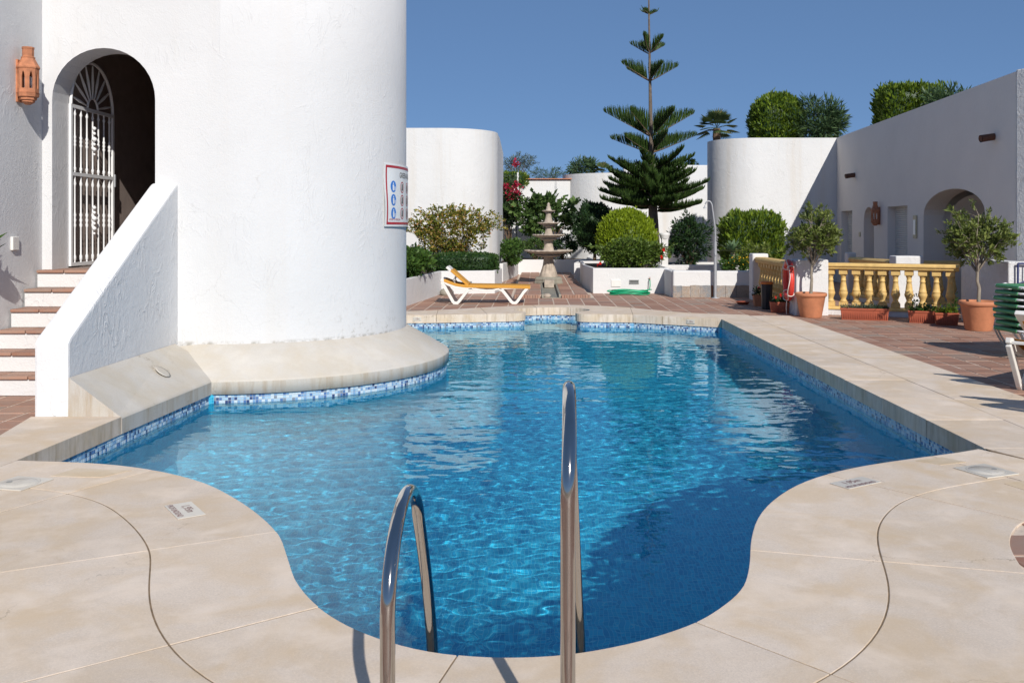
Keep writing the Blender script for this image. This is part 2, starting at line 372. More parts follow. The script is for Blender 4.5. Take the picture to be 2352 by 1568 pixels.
M['lf_hedge'] = leafmat('leaf_cypress_hedge', two((.040, .085, .008), (.105, .165, .012), (.19, .26, .02)), .2)
M['lf_box'] = leafmat('leaf_low_hedge', two((.016, .045, .010), (.035, .080, .014), (.06, .11, .02)), .2)
M['lf_yel'] = leafmat('leaf_yellowing', [(0, (.06, .10, .012)), (.45, (.16, .19, .025)), (.75, (.36, .27, .05)), (1, (.42, .22, .09))], .3)
M['lf_olive'] = leafmat('leaf_olive_tuft', two((.065, .095, .022), (.14, .18, .038), (.24, .28, .07)), .25)
M['lf_grey'] = leafmat('leaf_grey_green', two((.05, .075, .05), (.10, .13, .085), (.14, .17, .11)), .25)
M['lf_ole'] = leafmat('leaf_oleander', two((.030, .065, .030), (.060, .110, .045), (.09, .14, .05)), .2)
M['lf_agave'] = leafmat('leaf_agave', two((.10, .17, .09), (.14, .22, .11)), .1)
M['needle'] = leafmat('araucaria_needles', two((.018, .042, .010), (.042, .085, .016), (.075, .125, .024)), .12)
M['palm'] = leafmat('palm_leaf', [(0, (.05, .085, .03)), (.8, (.10, .15, .05)), (1, (.22, .17, .08))], .2)
M['fl_red'] = leafmat('bougainvillea_bract', two((.26, .006, .03), (.42, .012, .05)), .3)
M['fl_hib'] = leafmat('red_petal', two((.60, .015, .012), (.75, .03, .02)), .3)
M['fl_yel'] = leafmat('yellow_petal', two((.72, .36, .02), (.80, .52, .04)), .3)
M['fl_pink'] = leafmat('pink_petal', two((.45, .06, .20), (.60, .12, .30)), .3)

# ------------------------------------------------------------------ pool outline
LC = (-3.57, 6.44); RC = (3.25, 6.80)
near_pts = [LC, (-3.12, 6.385), (-2.79, 6.30), (-2.43, 6.13), (-2.077, 5.87), (-1.78, 5.54), (-1.53, 5.20), (-1.335, 4.87), (-1.195, 4.52),
            (-1.09, 4.25), (-.97, 4.03), (-.846, 3.861), (-.70, 3.715), (-.537, 3.60), (-.379, 3.527), (-.20, 3.489), (-.045, 3.486), (.113, 3.508), (.28, 3.565),
            (.457, 3.656), (.64, 3.789), (.79, 3.96), (.92, 4.17), (1.012, 4.45), (1.10, 4.80), (1.223, 5.165), (1.39, 5.495), (1.62, 5.82), (1.89, 6.08), (2.22, 6.30),
            (2.63, 6.50), (2.99, 6.66), RC]
near_in = [(p.x, p.y) for p in catmull([(a, b, 0) for a, b in near_pts], 3)]
far_pts = [(1.79, 17.28), (1.3, 17.34), (.97, 17.38), (.80, 17.47), (.74, 17.64), (.80, 17.86), (.98, 18.08), (1.05, 18.34), (.93, 18.60), (.69, 18.76), (.35, 18.83), (.017, 18.76), (-.26, 18.62), (-.43, 18.36), (-.36, 18.10), (-.23, 17.92), (-.20, 17.74), (-.33, 17.56), (-.6, 17.45), (-.91, 17.40), (-1.83, 17.23), (-2.37, 17.17), (-3.5, 17.10)]
far_in = [(3.25, 16.42), (2.29, 16.97)]+[(p.x, p.y) for p in catmull([(a, b, 0) for a, b in far_pts], 3)]
TC = (-3.5, 12.15); TR = 1.80; RR = 2.36
ring_arc = [(TC[0]+RR*math.cos(a), TC[1]+RR*math.sin(a)) for a in np.linspace(PI/2, math.radians(-87.5), 40)]
right_in = [RC]+[(3.25, y) for y in np.arange(7.5, 16.2, .7)]
outline = dedup([Vector((a, b, 0)) for a, b in near_in+right_in[1:]+far_in+ring_arc+[(-3.40, 9.70)]])
OUT2 = [(p.x, p.y) for p in outline]
def resample(P, step, closed=True):
    P = [Vector(p) for p in P]; Q = P+[P[0]] if closed else P; o = []; acc = 0; nxt = 0
    for a, b in zip(Q[:-1], Q[1:]):
        l = (b-a).length
        while nxt <= acc+l and l > 0: o.append(a+(b-a)*((nxt-acc)/l)); nxt += step
        acc += l
    return o
def offset(P, d, closed=True):
    n = len(P); o = []
    for i in range(n):
        a = P[(i-1) % n] if (closed or i) else P[0]; b = P[(i+1) % n] if (closed or i < n-1) else P[-1]
        t = (Vector(b)-Vector(a)); t.normalize(); o.append(Vector(P[i])+Vector((t.y, -t.x, 0))*d)   # outline runs counter-clockwise: right of travel is the deck
    return o
area = sum(OUT2[i][0]*OUT2[(i+1) % len(OUT2)][1]-OUT2[(i+1) % len(OUT2)][0]*OUT2[i][1] for i in range(len(OUT2)))
assert area > 0
WZ = -.236
# ------------------------------------------------------------------ ground and terrace
TERR = [(-13, -6), (16, -6), (16, 44), (-13, 44)]
deckhole = [(p.x, p.y) for p in offset(outline, .25)]
b = MB(); b.prism([(-700, -700), (700, -700), (700, 1200), (-700, 1200)], -.5, -.35, [list(reversed(TERR))]); tag(b.build('ground', M['earth']), kind='structure')
b = MB(); b.prism(TERR, -.42, -.006, [[(p.x, p.y) for p in reversed(offset(outline, .06))]]); terrace = tag(b.build('terrace', M['grout']), kind='structure')
# ------------------------------------------------------------------ pool basin: floor, walls, waterline mosaic, water
def poolz(y): return -2.18+(y-3.4)*(.80/15.4)
def mosaicmat(name, uv=True):
    m, N, L, b = newmat(name); tc = N.new('ShaderNodeTexCoord'); v = tc.outputs['UV']
    br = N.new('ShaderNodeTexBrick'); br.offset = 0; br.inputs['Scale'].default_value = 1
    br.inputs['Brick Width'].default_value = .0285; br.inputs['Row Height'].default_value = .0285; br.inputs['Mortar Size'].default_value = .0016
    br.inputs['Mortar Smooth'].default_value = .3; br.inputs['Bias'].default_value = -.1
    br.inputs['Color1'].default_value = (.018, .32, .56, 1); br.inputs['Color2'].default_value = (.06, .57, .78, 1); br.inputs['Mortar'].default_value = (.24, .62, .76, 1)
    L.new(v, br.inputs['Vector']); n = noise(N, L, .6, 3, .5, v)
    c = mixc(N, L, ramp(N, L, n.outputs[0], [(.35, (0, 0, 0)), (.7, (.35, .35, .35))]).outputs[0], br.outputs[0], (.05, .47, .66))
    L.new(c, b.inputs['Base Color']); b.inputs['Roughness'].default_value = .35; b.inputs['Specular IOR Level'].default_value = .2
    return m
M['mosaic_floor'] = mosaicmat('blue_pool_mosaic')
wall_line = offset(outline, .03)
basin = thing('pool_basin', None, None, (0, 10, 0)); basin['kind'] = 'structure'
def uvmesh(o, fn):
    me = o.data; uv = me.uv_layers.new(name='UVMap')
    for p in me.polygons:
        for li in p.loop_indices: uv.data[li].uv = fn(me.vertices[me.loops[li].vertex_index].co, p)
tri = tessellate_polygon([[Vector((p.x, p.y, 0)) for p in wall_line]])
me = mkmesh('pool_floor', [(p.x, p.y-10, poolz(p.y)) for p in wall_line], [tuple(t) for t in tri]); fo = link('pool_floor', me, basin, M['mosaic_floor'])
uvmesh(fo, lambda c, p: (c.x, c.y)); fo.cycles.is_caustics_receiver = True
WL = resample(wall_line, .10); nW = len(WL); vs = []; fs = []
for i, p in enumerate(WL): vs += [(p.x, p.y-10, -2.4), (p.x, p.y-10, -.12)]
for i in range(nW): j = (i+1) % nW; fs.append((2*i, 2*j, 2*j+1, 2*i+1))
me = mkmesh('pool_wall', vs, fs); wo = link('pool_wall', me, basin, M['mosaic_floor'])
uv = me.uv_layers.new(name='UVMap')
for p in me.polygons:
    i = p.index; us = (i*.1, i*.1+.1, i*.1+.1, i*.1)
    for k, li in enumerate(p.loop_indices): uv.data[li].uv = (us[k], me.vertices[me.loops[li].vertex_index].co.z)
wo.cycles.is_caustics_receiver = True
def bandmat():
    m, N, L, b = newmat('waterline_mosaic'); r = N.new('ShaderNodeNewGeometry').outputs['Random Per Island']
    c = ramp(N, L, r, [(0, (.04, .07, .18)), (.08, (.09, .18, .38)), (.20, (.20, .35, .55)), (.42, (.34, .51, .66)), (.68, (.52, .63, .71)), (.95, (.20, .25, .32))])
    c.color_ramp.interpolation = 'CONSTANT'; L.new(c.outputs[0], b.inputs['Base Color']); b.inputs['Roughness'].default_value = .22; return m
M['band'] = bandmat()
M['bandgrout'] = simple('white_tile_grout', (.62, .64, .64), .9)
tilestep = .031; BL = resample(wall_line, tilestep); vs = []; fs = []
g = MB(); nb = len(BL)
gv = []; gf = []
for i, p in enumerate(BL): gv += [(p.x, p.y-10, -.42), (p.x, p.y-10, -.115)]
BLi = offset(BL, -.004)
for i in range(nb): j = (i+1) % nb; gf.append((2*i, 2*j, 2*j+1, 2*i+1))
# grout sheet sits 2 mm in front of the wall, tiles 3 mm proud of it
go = link('waterline_grout', mkmesh('waterline_grout', [(Vector((a, b_, c))) for a, b_, c in
     [((BL[i//2]+(BLi[i//2]-BL[i//2])*.5).x, (BL[i//2]+(BLi[i//2]-BL[i//2])*.5).y-10, gv[i][2]) for i in range(2*nb)]], gf), basin, M['bandgrout']); go.cycles.is_caustics_receiver = True
gp = .0050; fi = offset(BL, -.0055)
for i in range(nb):
    a0, a1 = BLi[i], BLi[(i+1) % nb]; f0, f1 = fi[i], fi[(i+1) % nb]; t = (f1-f0)
    if t.length < 1e-4 or t.length > .05: continue
    u = gp/t.length/2*1.0; A = f0+t*u; B = f1-t*u; A2 = a0+(a1-a0)*u*.4; B2 = a1-(a1-a0)*u*.4
    for r in range(6):
        z1 = -.147-r*tilestep; z0 = z1-tilestep+gp; k = len(vs)
        for q, zz in ((A, z0), (B, z0), (B, z1), (A, z1)): vs.append((q.x, q.y-10, zz))
        for q, zz in ((A2, z0-.0006), (B2, z0-.0006), (B2, z1+.0006), (A2, z1+.0006)): vs.append((q.x, q.y-10, zz))
        fs += [(k, k+1, k+2, k+3), (k+4, k+5, k+1, k), (k+3, k+2, k+6, k+7), (k+4, k, k+3, k+7), (k+1, k+5, k+6, k+2)]
bo = link('waterline_mosaic', mkmesh('waterline_mosaic', vs, fs), basin, M['band']); bo['kind'] = 'stuff'; bo.cycles.is_caustics_receiver = True
# water surface with real ripples
dx = .016
# unseen extra sheet added under the deck so refracted sun reaches the pool floor
xs = np.arange(-3.7, 4.45, dx); ys = [.30]
while ys[-1] < 18.95: ys.append(ys[-1]+dx*max(1, ys[-1]/7))
ys = np.array(ys); X, Y = np.meshgrid(xs, ys); rng = np.random.default_rng(11); Z = np.zeros_like(X)
for i in range(120):
    lam = math.exp(rng.uniform(math.log(.075), math.log(1.1))); k = 2*PI/lam
    a = rng.normal(PI/2, .55) if rng.random() < .70 else rng.uniform(0, 2*PI)     # most ripples run along the pool
    amp = .0078*lam*(.50 if lam > .45 else (1.0 if lam > .16 else .85))*rng.uniform(.5, 1)/120**.5
    Z += amp*np.sin(k*(X*math.cos(a)+Y*math.sin(a))+rng.uniform(0, 6.283)+.8*np.sin(.9*X+.7*Y+i))
gust = .75+.35*np.sin(.8*X+.5*Y+1)*np.sin(.45*Y-.6*X)
Z = Z*gust+WZ
Hh, Ww = X.shape; ins = np.zeros(X.shape, bool)
for k in np.linspace(0, 3.2, 14): ins |= inside([(p.x+.27*k, p.y-.96*k) for p in offset(outline, .028)], X, Y)
ins = ins.reshape(-1)
r_, c_ = np.meshgrid(np.arange(Hh-1), np.arange(Ww-1), indexing='ij'); a0 = (r_*Ww+c_).reshape(-1)
F = np.stack([a0, a0+1, a0+Ww+1, a0+Ww], -1); F = F[ins[F].any(1)]
used = np.unique(F); remap = -np.ones(Hh*Ww, int); remap[used] = np.arange(len(used))
V = np.stack([X, Y, Z], -1).reshape(-1, 3)[used]
me = bpy.data.meshes.new('water'); me.vertices.add(len(V)); me.vertices.foreach_set('co', V.reshape(-1).astype(np.float32))
me.loops.add(len(F)*4); me.loops.foreach_set('vertex_index', remap[F].reshape(-1).astype(np.int32))
me.polygons.add(len(F)); me.polygons.foreach_set('loop_start', np.arange(0, len(F)*4, 4, dtype=np.int32)); me.polygons.foreach_set('loop_total', np.full(len(F), 4, np.int32))
me.polygons.foreach_set('use_smooth', np.ones(len(F), bool)); me.update(calc_edges=True); me.validate()
m, N, L, b_ = newmat('pool_water'); N.remove(b_); g_ = N.new('ShaderNodeBsdfGlass'); g_.inputs['Roughness'].default_value = 0; g_.inputs['IOR'].default_value = 1.333
g_.inputs['Color'].default_value = (.74, .97, 1, 1); L.new(g_.outputs[0], N['Material Output'].inputs[0])
water = tag(link('water', me, None, m), kind='structure'); water.cycles.is_caustics_caster = True
# ------------------------------------------------------------------ concrete pool deck: bedding and slabs with open joints
DZ = .006; DT = -.145
near_l = [Vector((a, b, 0)) for a, b in near_in]
NI = resample(near_l, .06, False)
def smooth_line(P, k=6):
    for _ in range(k): P = [P[0]]+[(P[i-1]+P[i]*2+P[i+1])/4 for i in range(1, len(P)-1)]+[P[-1]]
    return P
NM = smooth_line(offset(NI, .62, False), 12); NO = smooth_line([p+(q-p)*(1.29 if p.x < 0 else 1.25) for p, q in zip(NI, offset(NI, 1, False))], 10)
for P in (NM, NO):
    for i, p in enumerate(P):
        p.x = max(-4.28, min(4.62, p.x))
deck = thing('pool_deck', None, None, (0, 0, 0)); deck['kind'] = 'structure'
def inset(poly, d):
    """shrinks a slab's outline to leave an open joint"""
    n = len(poly); A = sum(poly[i][0]*poly[(i+1) % n][1]-poly[(i+1) % n][0]*poly[i][1] for i in range(n))
    sgn = 1 if A > 0 else -1; o = []
    for i in range(n):
        p0, p1, p2 = Vector(poly[i-1]), Vector(poly[i]), Vector(poly[(i+1) % n])
        e1 = (p1-p0).normalized(); e2 = (p2-p1).normalized(); n1 = Vector((-e1.y, e1.x))*sgn; n2 = Vector((-e2.y, e2.x))*sgn
        h = n1+n2; q = h/max(.35, h.length_squared)*2 if h.length > 1e-5 else n1
        if h.length_squared > 0: q = h*(2/max(1.0, h.length_squared))
        o.append((p1.x+q.x*d/1.0*.5*1.0, p1.y+q.y*d*.5))
    return o
def slab(poly, gap=.007, z1=DZ, z0=DT, mat=None, jog=True):
    pl = [(p[0], p[1]) for p in dedup([Vector((q[0], q[1], 0)) for q in poly], .004)]
    if (Vector(pl[0])-Vector(pl[-1])).length < .004: pl.pop()
    A = sum(pl[i][0]*pl[(i+1) % len(pl)][1]-pl[(i+1) % len(pl)][0]*pl[i][1] for i in range(len(pl)))
    if A < 0: pl.reverse()
    z1 += rnd.uniform(-.0012, .0012) if jog else 0
    b = MB(); b.prism(inset(pl, gap), z0, z1); return b.build('slab', mat or M['concrete'], deck, bevel=.004)
def nearest(P, q): return min(range(len(P)), key=lambda i: (P[i].x-q[0])**2+(P[i].y-q[1])**2)
cuts = [0]+[nearest(NI, q) for q in ((-2.55, 6.20), (-1.35, 4.90), (-.93, 3.97), (-.28, 3.50), (.64, 3.79), (1.06, 4.66), (1.87, 6.06), (2.75, 6.56))]+[len(NI)-1]
for a, c in zip(cuts[:-1], cuts[1:]): slab(NI[a:c+1]+NM[a:c+1][::-1])
for a, c in zip(cuts[:-1], cuts[1:]): slab(NM[a:c+1]+NO[a:c+1][::-1])
slab([LC, NM[0], NO[0], (-4.28, 7.93), (-3.505, 7.93)])
# right side: inner and outer rows
yy = [6.80, 7.80, 8.82, 9.86, 10.9, 11.95, 13.0, 14.05, 15.1, 16.42]
for a, c in zip(yy[:-1], yy[1:]): slab([(3.25, a), (3.90, a), (3.90, c), (3.25, c)])
yo = [6.80, 8.73, 11.6, 14.3, 17.05]
for a, c in zip(yo[:-1], yo[1:]): slab([(3.90, a), (4.62, a), (4.62, c), (3.90, c)])
slab([RC, NO[-1] if NO[-1].x > 3.3 else (4.62, 6.3), (4.62, 6.80), (3.9, 6.80)]) if False else None
slab([RC, NM[-1], NO[-1], (4.62, NO[-1].y), (4.62, 6.80), (3.9, 6.80)], .007)
fl_ = [Vector((a, b, 0)) for a, b in far_in]
fo_pts = [(3.90, 17.26), (2.99, 17.60), (2.38, 18.20), (1.73, 18.98), (1.0, 19.38), (.46, 19.45), (-.07, 19.40), (-.9, 18.95), (-1.8, 18.32), (-2.66, 17.92), (-3.5, 17.80)]
FO = [p for p in catmull([(a, b, 0) for a, b in fo_pts], 8)]
def seg(P, a, c): return P[a:c+1]
fin = [nearest(fl_, q) for q in ((3.25, 16.42), (2.29, 16.97), (1.79, 17.28), (.69, 18.76), (.017, 18.76), (-.91, 17.40), (-1.83, 17.23), (-3.5, 17.1))]
fou = [nearest(FO, q) for q in ((3.90, 17.26), (2.70, 17.85), (1.9, 18.8), (1.0, 19.38), (-.07, 19.40), (-1.15, 18.78), (-1.95, 18.25), (-3.5, 17.8))]
for i in range(7):
    pin = seg(fl_, fin[i], fin[i+1]); pout = seg(FO, fou[i], fou[i+1])
    slab(pin+pout[::-1])
slab([(3.25, 16.42), (3.90, 16.42), (3.90, 17.26)], .007)
# bedding visible in the joints
bed_out = [(p.x, p.y) for p in NO]+[(4.6, NO[-1].y), (4.6, 17.03), (3.9, 17.24)]+[(p.x, p.y) for p in FO]+[(-3.5, 14.6)]
ti = [(p.x, p.y) for p in offset(outline, .02)]
def strip(name, A, B, z, mat, parent):
    n = min(len(A), len(B)); vs = []; fs = []
    for i in range(n): vs += [(A[i].x, A[i].y, z), (B[i].x, B[i].y, z)]
    for i in range(n-1): fs.append((2*i, 2*i+1, 2*i+3, 2*i+2))
    return link(name, mkmesh(name, vs, fs), parent, mat)
NIb = offset(NI, .012, False); NOb = [p+(q-p).normalized()*.012 for p, q in zip(NO, NI)]
strip('joint_bedding', NIb, NOb, .0022, M['joint'], deck)
b = MB(); b.prism([(3.262, 6.5), (4.61, 6.5), (4.61, 17.04), (3.262, 16.4)], -.06, .0022); b.build('joint_bedding', M['joint'], deck)
b = MB(); b.prism([(p.x, p.y) for p in offset(fl_, .012, False)]+[(p.x, p.y-.01) for p in FO[::-1]], -.06, .0022); b.build('joint_bedding', M['joint'], deck)
# ------------------------------------------------------------------ terracotta pavers
PT = .32
deckpoly_near = [(p.x, p.y) for p in offset(NI, .30, False)]+[(p.x, p.y) for p in NO[::-1]]
hole = [(p.x, p.y) for p in offset(outline, .34)]
noz = [[(p.x, p.y) for p in NI]+[(p.x, p.y) for p in smooth_line(offset(NI, 1.15, False), 30)[::-1]]]
cells = []
for i in range(-30, 42):
    for j in range(-14, 104):
        cx = (i+.5)*PT+.06; cy = (j+.5)*PT+.1
        if cx < -9 or cx > 10.5 or cy < -4.4 or cy > 33.5: continue
        if cy > 8.95 and cx < -4.2: continue
        if cy > 9.5 and cy < 17 and cx < 0: continue
        if -.55 < cx < 1.30 and 21.45 < cy < 32.6: continue
        if cy < 7.0 and abs(cx) > 8.4: continue
        cells.append((cx, cy))
CX = np.array([c[0] for c in cells]); CY = np.array([c[1] for c in cells])
bad = inside(hole, CX, CY)
dz_ = [(x, y) for x, y in NOz] if False else None
# pavers that would lie wholly below the concrete are skipped
inner_deck = np.zeros(len(CX), bool)
inner_deck |= (CX > 2.9) & (CX < 4.40) & (CY > 6.6) & (CY < 16.8)
inner_deck |= inside(noz[0], CX, CY)
inner_deck |= inside([(p.x, p.y) for p in fl_]+[(p.x, p.y-.25) for p in FO[::-1]], CX, CY)
inner_deck |= (CX > -4.05) & (CX < -3.3) & (CY > 6.3) & (CY < 17)
inner_deck |= (abs(CX) < 2.1) & (CY < 4.2) & (CY > 2.4)
keep = ~(bad | inner_deck)
cells = [(x, y) for x, y, k in zip(CX, CY, keep) if k]
def vis(c):
    x, y = px(*c)
    if not (-40 < x < 2400 and y < 1600): return 0
    if c[1] > 16 and x < 925: return 0
    return (PT/c[1])**2*1.6/c[1]*1e4
cells.sort(key=vis, reverse=True)
tv = []
for k in range(3):
    w = PT-.019; b = MB(); h = .03; e = .006; r0 = random.Random(k)
    q = [(-w/2, -w/2), (w/2, -w/2), (w/2, w/2), (-w/2, w/2)]
    q = [(x+r0.uniform(-.002, .002), y+r0.uniform(-.002, .002)) for x, y in q]
    vs = [(x, y, -h) for x, y in q]+[(x, y, -e) for x, y in q]+[(x*(1-2*e/w), y*(1-2*e/w), 0) for x, y in q]
    fs = [(8, 9, 10, 11)]+[(i, (i+1) % 4, 4+(i+1) % 4, 4+i) for i in range(4)]+[(4+i, 4+(i+1) % 4, 8+(i+1) % 4, 8+i) for i in range(4)]
    me = mkmesh('tile', vs, fs); me.materials.append(M['tile']); tv.append(me)
NT = 300
for c in cells[:NT]:
    o = link('tile', rnd.choice(tv), terrace); o.location = (c[0], c[1], rnd.uniform(-.003, .001)); o.rotation_euler = (rnd.gauss(0, .004), rnd.gauss(0, .004), rnd.gauss(0, .006)+PI/2*rnd.randrange(4))
vs = []; fs = []
for c in cells[NT:]:
    me = rnd.choice(tv); k = len(vs); z = rnd.uniform(-.003, .001); a, bb = rnd.gauss(0, .004), rnd.gauss(0, .004)
    for v in me.vertices: vs.append((c[0]+v.co.x, c[1]+v.co.y, z+v.co.z+a*v.co.x+bb*v.co.y))
    fs += [tuple(i+k for i in p.vertices) for p in me.polygons]
tag(link('tile_field', mkmesh('tile_field', vs, fs), terrace, M['tile_i']), kind='stuff')
# ================================================================== buildings and walls
def arch_pts(c, hw, zs, zt, n=14):
    """from the right springing over the crown to the left springing"""
    return [(c+hw*math.cos(a), zs+(zt-zs)*math.sin(a)) for a in np.linspace(0, PI, n+1)]
def wall_profile(L, H, ops):
    """outline in (s,z) of a wall L long with openings (s0,s1,zspring,ztop,zsill) that reach the floor line"""
    P = [(0, 0)]
    for s0, s1, zs, zt in sorted(ops):
        P.append((s0, 0))
        if zt > zs: P += [(s, z) for s, z in reversed(arch_pts((s0+s1)/2, (s1-s0)/2, zs, zt))]
        else: P += [(s0, zs), (s1, zs)]
        P.append((s1, 0))
    P += [(L, 0), (L, H), (0, H)]
    return P
def wall_mesh(p0, p1, z0, H, th, ops):
    """wall from p0 to p1 (seen side left of travel turned away), thickness th to the right of travel"""
    d = Vector((p1[0]-p0[0], p1[1]-p0[1])); L = d.length; d /= L; nn = Vector((d.y, -d.x))
    b = MB(); b.prism(wall_profile(L, H, ops), 0, th, f=lambda a, z, t: (p0[0]+d.x*a+nn.x*t, p0[1]+d.y*a+nn.y*t, z0+z)); return b
FY = TC[1]-TR          # front plane of the left building
LZ = 1.145             # landing
# ------------------------------------------------------------------ left building with round tower
bl = thing('white_building', 'large white rough-stucco building with round tower and arched doorway at left', 'building', (-4.5, FY, 0))
b = MB()
# flat front with arched doorway (s runs to the left so that the thickness goes inward)
x0, x1 = -3.5, -5.46
b.prism([(-5.46, 0), (-5.35, 0)]+[(-5.35, LZ), ]+[(x, z) for x, z in reversed(arch_pts(-4.78, .57, 3.02, 3.59, 20))]+[(-4.21, LZ), (-4.21, 0), (-3.49, 0), (-3.49, 6.8), (-5.46, 6.8)], 0, .36,
        f=lambda a, z, t: (a, FY+t, z))
b.build('front_wall', M['stucco'], bl, world=True)
b = MB(); vs = []; fs = []; A = np.linspace(-PI/2-.14, PI*.62, 100)
for a in A:
    for r, z in ((TR, 0), (TR, .34), (TR, 1.6), (TR, 3.4), (TR, 6.8), (TR-.3, 6.8)): vs.append((TC[0]+r*math.cos(a), TC[1]+r*math.sin(a), z))
for i in range(len(A)-1):
    for k in range(5): fs.append((i*6+k, (i+1)*6+k, (i+1)*6+k+1, i*6+k+1))
b.add(vs, fs, True); b.build('tower', M['stucco'], bl, world=True)
b = MB(); b.box((-7.5, (8.55+10.35)/2+1.5, 3.4), (4.08, 4.8, 6.8)); b.build('side_wing', M['stucco'], bl, world=True, bevel=.02)
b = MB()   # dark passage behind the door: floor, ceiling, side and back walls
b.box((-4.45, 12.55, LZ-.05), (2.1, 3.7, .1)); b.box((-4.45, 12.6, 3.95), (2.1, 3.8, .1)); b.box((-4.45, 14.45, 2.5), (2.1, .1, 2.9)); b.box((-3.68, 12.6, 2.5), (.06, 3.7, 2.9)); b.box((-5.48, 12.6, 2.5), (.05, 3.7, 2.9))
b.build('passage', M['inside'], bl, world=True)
b = MB(); b.box((-4.0, 12.2, 6.6), (3.3, 3.3, .15)); b.build('roof', M['stucco'], bl, world=True)
b = MB(); b.box((-3.76, 11.75, 2.1), (.10, .9, 1.9), bev=.01); b.tube([(-3.83, 11.4, 2.02), (-3.88, 11.4, 2.02), (-3.88, 11.5, 2.02)], .012); b.build('inner_door', M['inside'], bl, world=True)
# ------------------------------------------------------------------ staircase
st = thing('staircase', 'outside stair of white risers and terracotta treads beside the parapet', 'stairs', (-4.8, 8.92, 0))
RI = LZ/6; YN = [8.92+.255*i for i in range(6)]
for i in range(6):
    yb = YN[i+1] if i < 5 else 10.36
    b = MB(); b.box((-4.84, (YN[i]+.012+10.34)/2, i*RI+RI/2-.017), (1.2, 10.34-YN[i]-.012, RI-.034), bev=.008); b.build('riser', M['lowwall'], st, world=True)
    nt = 4; w = 1.2/nt; dep = yb-YN[i]+.03
    if i == 5: dep = .34+.165
    for k in range(nt):
        b = MB(); b.box((-5.44+w*(k+.5), YN[i]-.012+dep/2, (i+1)*RI-.017+rnd.uniform(-.001, .001)), (w-.008, dep, .032), bev=.007); b.build('tread_tile', M['tile'], st, world=True)
pp = thing('stair_parapet', 'sloping white parapet wall of the stair, plain lower end post', 'parapet', (-4.1, 7.93, 0))
b = MB(); b.prism([(7.93, -.1), (FY+.02, -.1), (FY+.02, 2.10), (FY-.06, 2.06), (7.97, .665), (7.93, .62)], -4.25, -3.96, f=lambda y, z, x: (x, y, z)); b.build('parapet_wall', M['stucco_p'], pp, world=True, bevel=.022)
b = MB(); b.prism([(7.926, .02), (FY-.02, .02), (FY-.02, 2.04), (7.975, .672)], -3.96, -3.957, f=lambda y, z, x: (x, y, z)) ; 
# ------------------------------------------------------------------ sloping apron round the tower foot
ap = thing('tower_apron', 'pale sloping concrete apron round the tower foot above the pool', 'kerb', (-3.4, 9.9, 0))
b = MB(); vs = []; fs = []; A = np.linspace(math.radians(-104), PI*.62, 72); profs = [[(RR-.03, -.147), (RR, -.140), (RR, -.010)], [(RR, -.010), (RR-.012, .006)], [(RR-.012, .006), ((RR+TR)/2, .162), (TR+.012, .318), (TR-.05, .325)]]
for prof in profs:
    vs = []; fs = []; n = len(prof)
    for a in A:
        for r, z in prof: vs.append((TC[0]+r*math.cos(a), TC[1]+r*math.sin(a), z))
    for i in range(len(A)-1):
        for k in range(n-1): fs.append((i*n+k, (i+1)*n+k, (i+1)*n+k+1, i*n+k+1))
    b.add(vs, fs, True)
b.build('ring_apron', M['apron'], ap, world=True)
b = MB()
def apx(y): return -3.505+(y-7.93)*(.105/1.77)
sec = lambda y: [(apx(y)-.03, y, -.147), (apx(y), y, -.140), (apx(y), y, -.010), (apx(y)-.012, y, .006), (apx(y)-.03, y, .018), (-3.955, y, .335), (-3.965, y, -.147)]
vs = sec(7.925)+sec(10.25); fs = [(k, 7+k, 7+(k+1) % 7, (k+1) % 7) for k in range(7)]+[tuple(range(7)), tuple(range(13, 6, -1))]
b.add(vs, fs); b.build('straight_apron', M['apron'], ap, world=True)
b = MB(); ang = math.atan2(.335, .45)
b.lathe([(.085, -.002), (.086, .003), (.06, .005), (.05, .0045), (.0005, .0045)], 20); cap = b.build('light_cap', M['apron'], ap)
cap.location = Vector((-3.70, 9.28, .18))-Vector(ap.location); cap.rotation_euler = (0, ang, 0)
# ------------------------------------------------------------------ gate
gt = thing('iron_gate', 'white wrought-iron gate with turned bars and fan top standing open in the doorway', 'gate', (-5.335, 10.715, LZ), PI/2)
GW = 1.10; b = MB()
def rect(b, x0, x1, z0, z1, w=.035, d=.03):
    b.box(((x0+x1)/2, 0, (z0+z1)/2), (x1-x0, d, z1-z0))
b = MB(); rect(b, 0, .04, .02, 1.88); rect(b, GW-.04, GW, .02, 1.88); rect(b, .04, GW-.04, .02, .06); rect(b, .04, GW-.04, 1.06, 1.10); rect(b, .04, GW-.04, 1.84, 1.88)
b.tube([(GW/2+(GW/2-.02)*math.cos(a), 0, 1.88+.55*math.sin(a)) for a in np.linspace(0, PI, 25)], .02, 6); b.build('frame', M['white_metal'], gt)
barm = None
for k in range(7):
    x = .04+(GW-.08)*(k+.5)/7
    for z0, z1 in ((.06, 1.06), (1.10, 1.84)):
        h = z1-z0; prof = [(.010, 0), (.010, h*.02), (.017, h*.03), (.017, h*.07), (.010, h*.09), (.010, h*.40), (.018, h*.43), (.011, h*.46), (.018, h*.49), (.011, h*.52), (.018, h*.55), (.010, h*.58), (.010, h*.88), (.018, h*.91), (.010, h*.95), (.010, h)]
        b = MB(); b.lathe(prof, 8, (0, 0, 0)); o = b.build('bar', M['white_metal'], gt); o.location = (x, 0, z0)
for k in range(9):
    a = PI*(k+.5)/9
    b = MB(); b.tube([(GW/2+.13*math.cos(a), 0, 1.88+.13*math.sin(a)), (GW/2+.32*math.cos(a), 0, 1.88+.33*math.sin(a)), (GW/2+.50*math.cos(a), 0, 1.88+.52*math.sin(a))], [.009, .018, .009], 6); b.build('fan_spoke', M['white_metal'], gt)
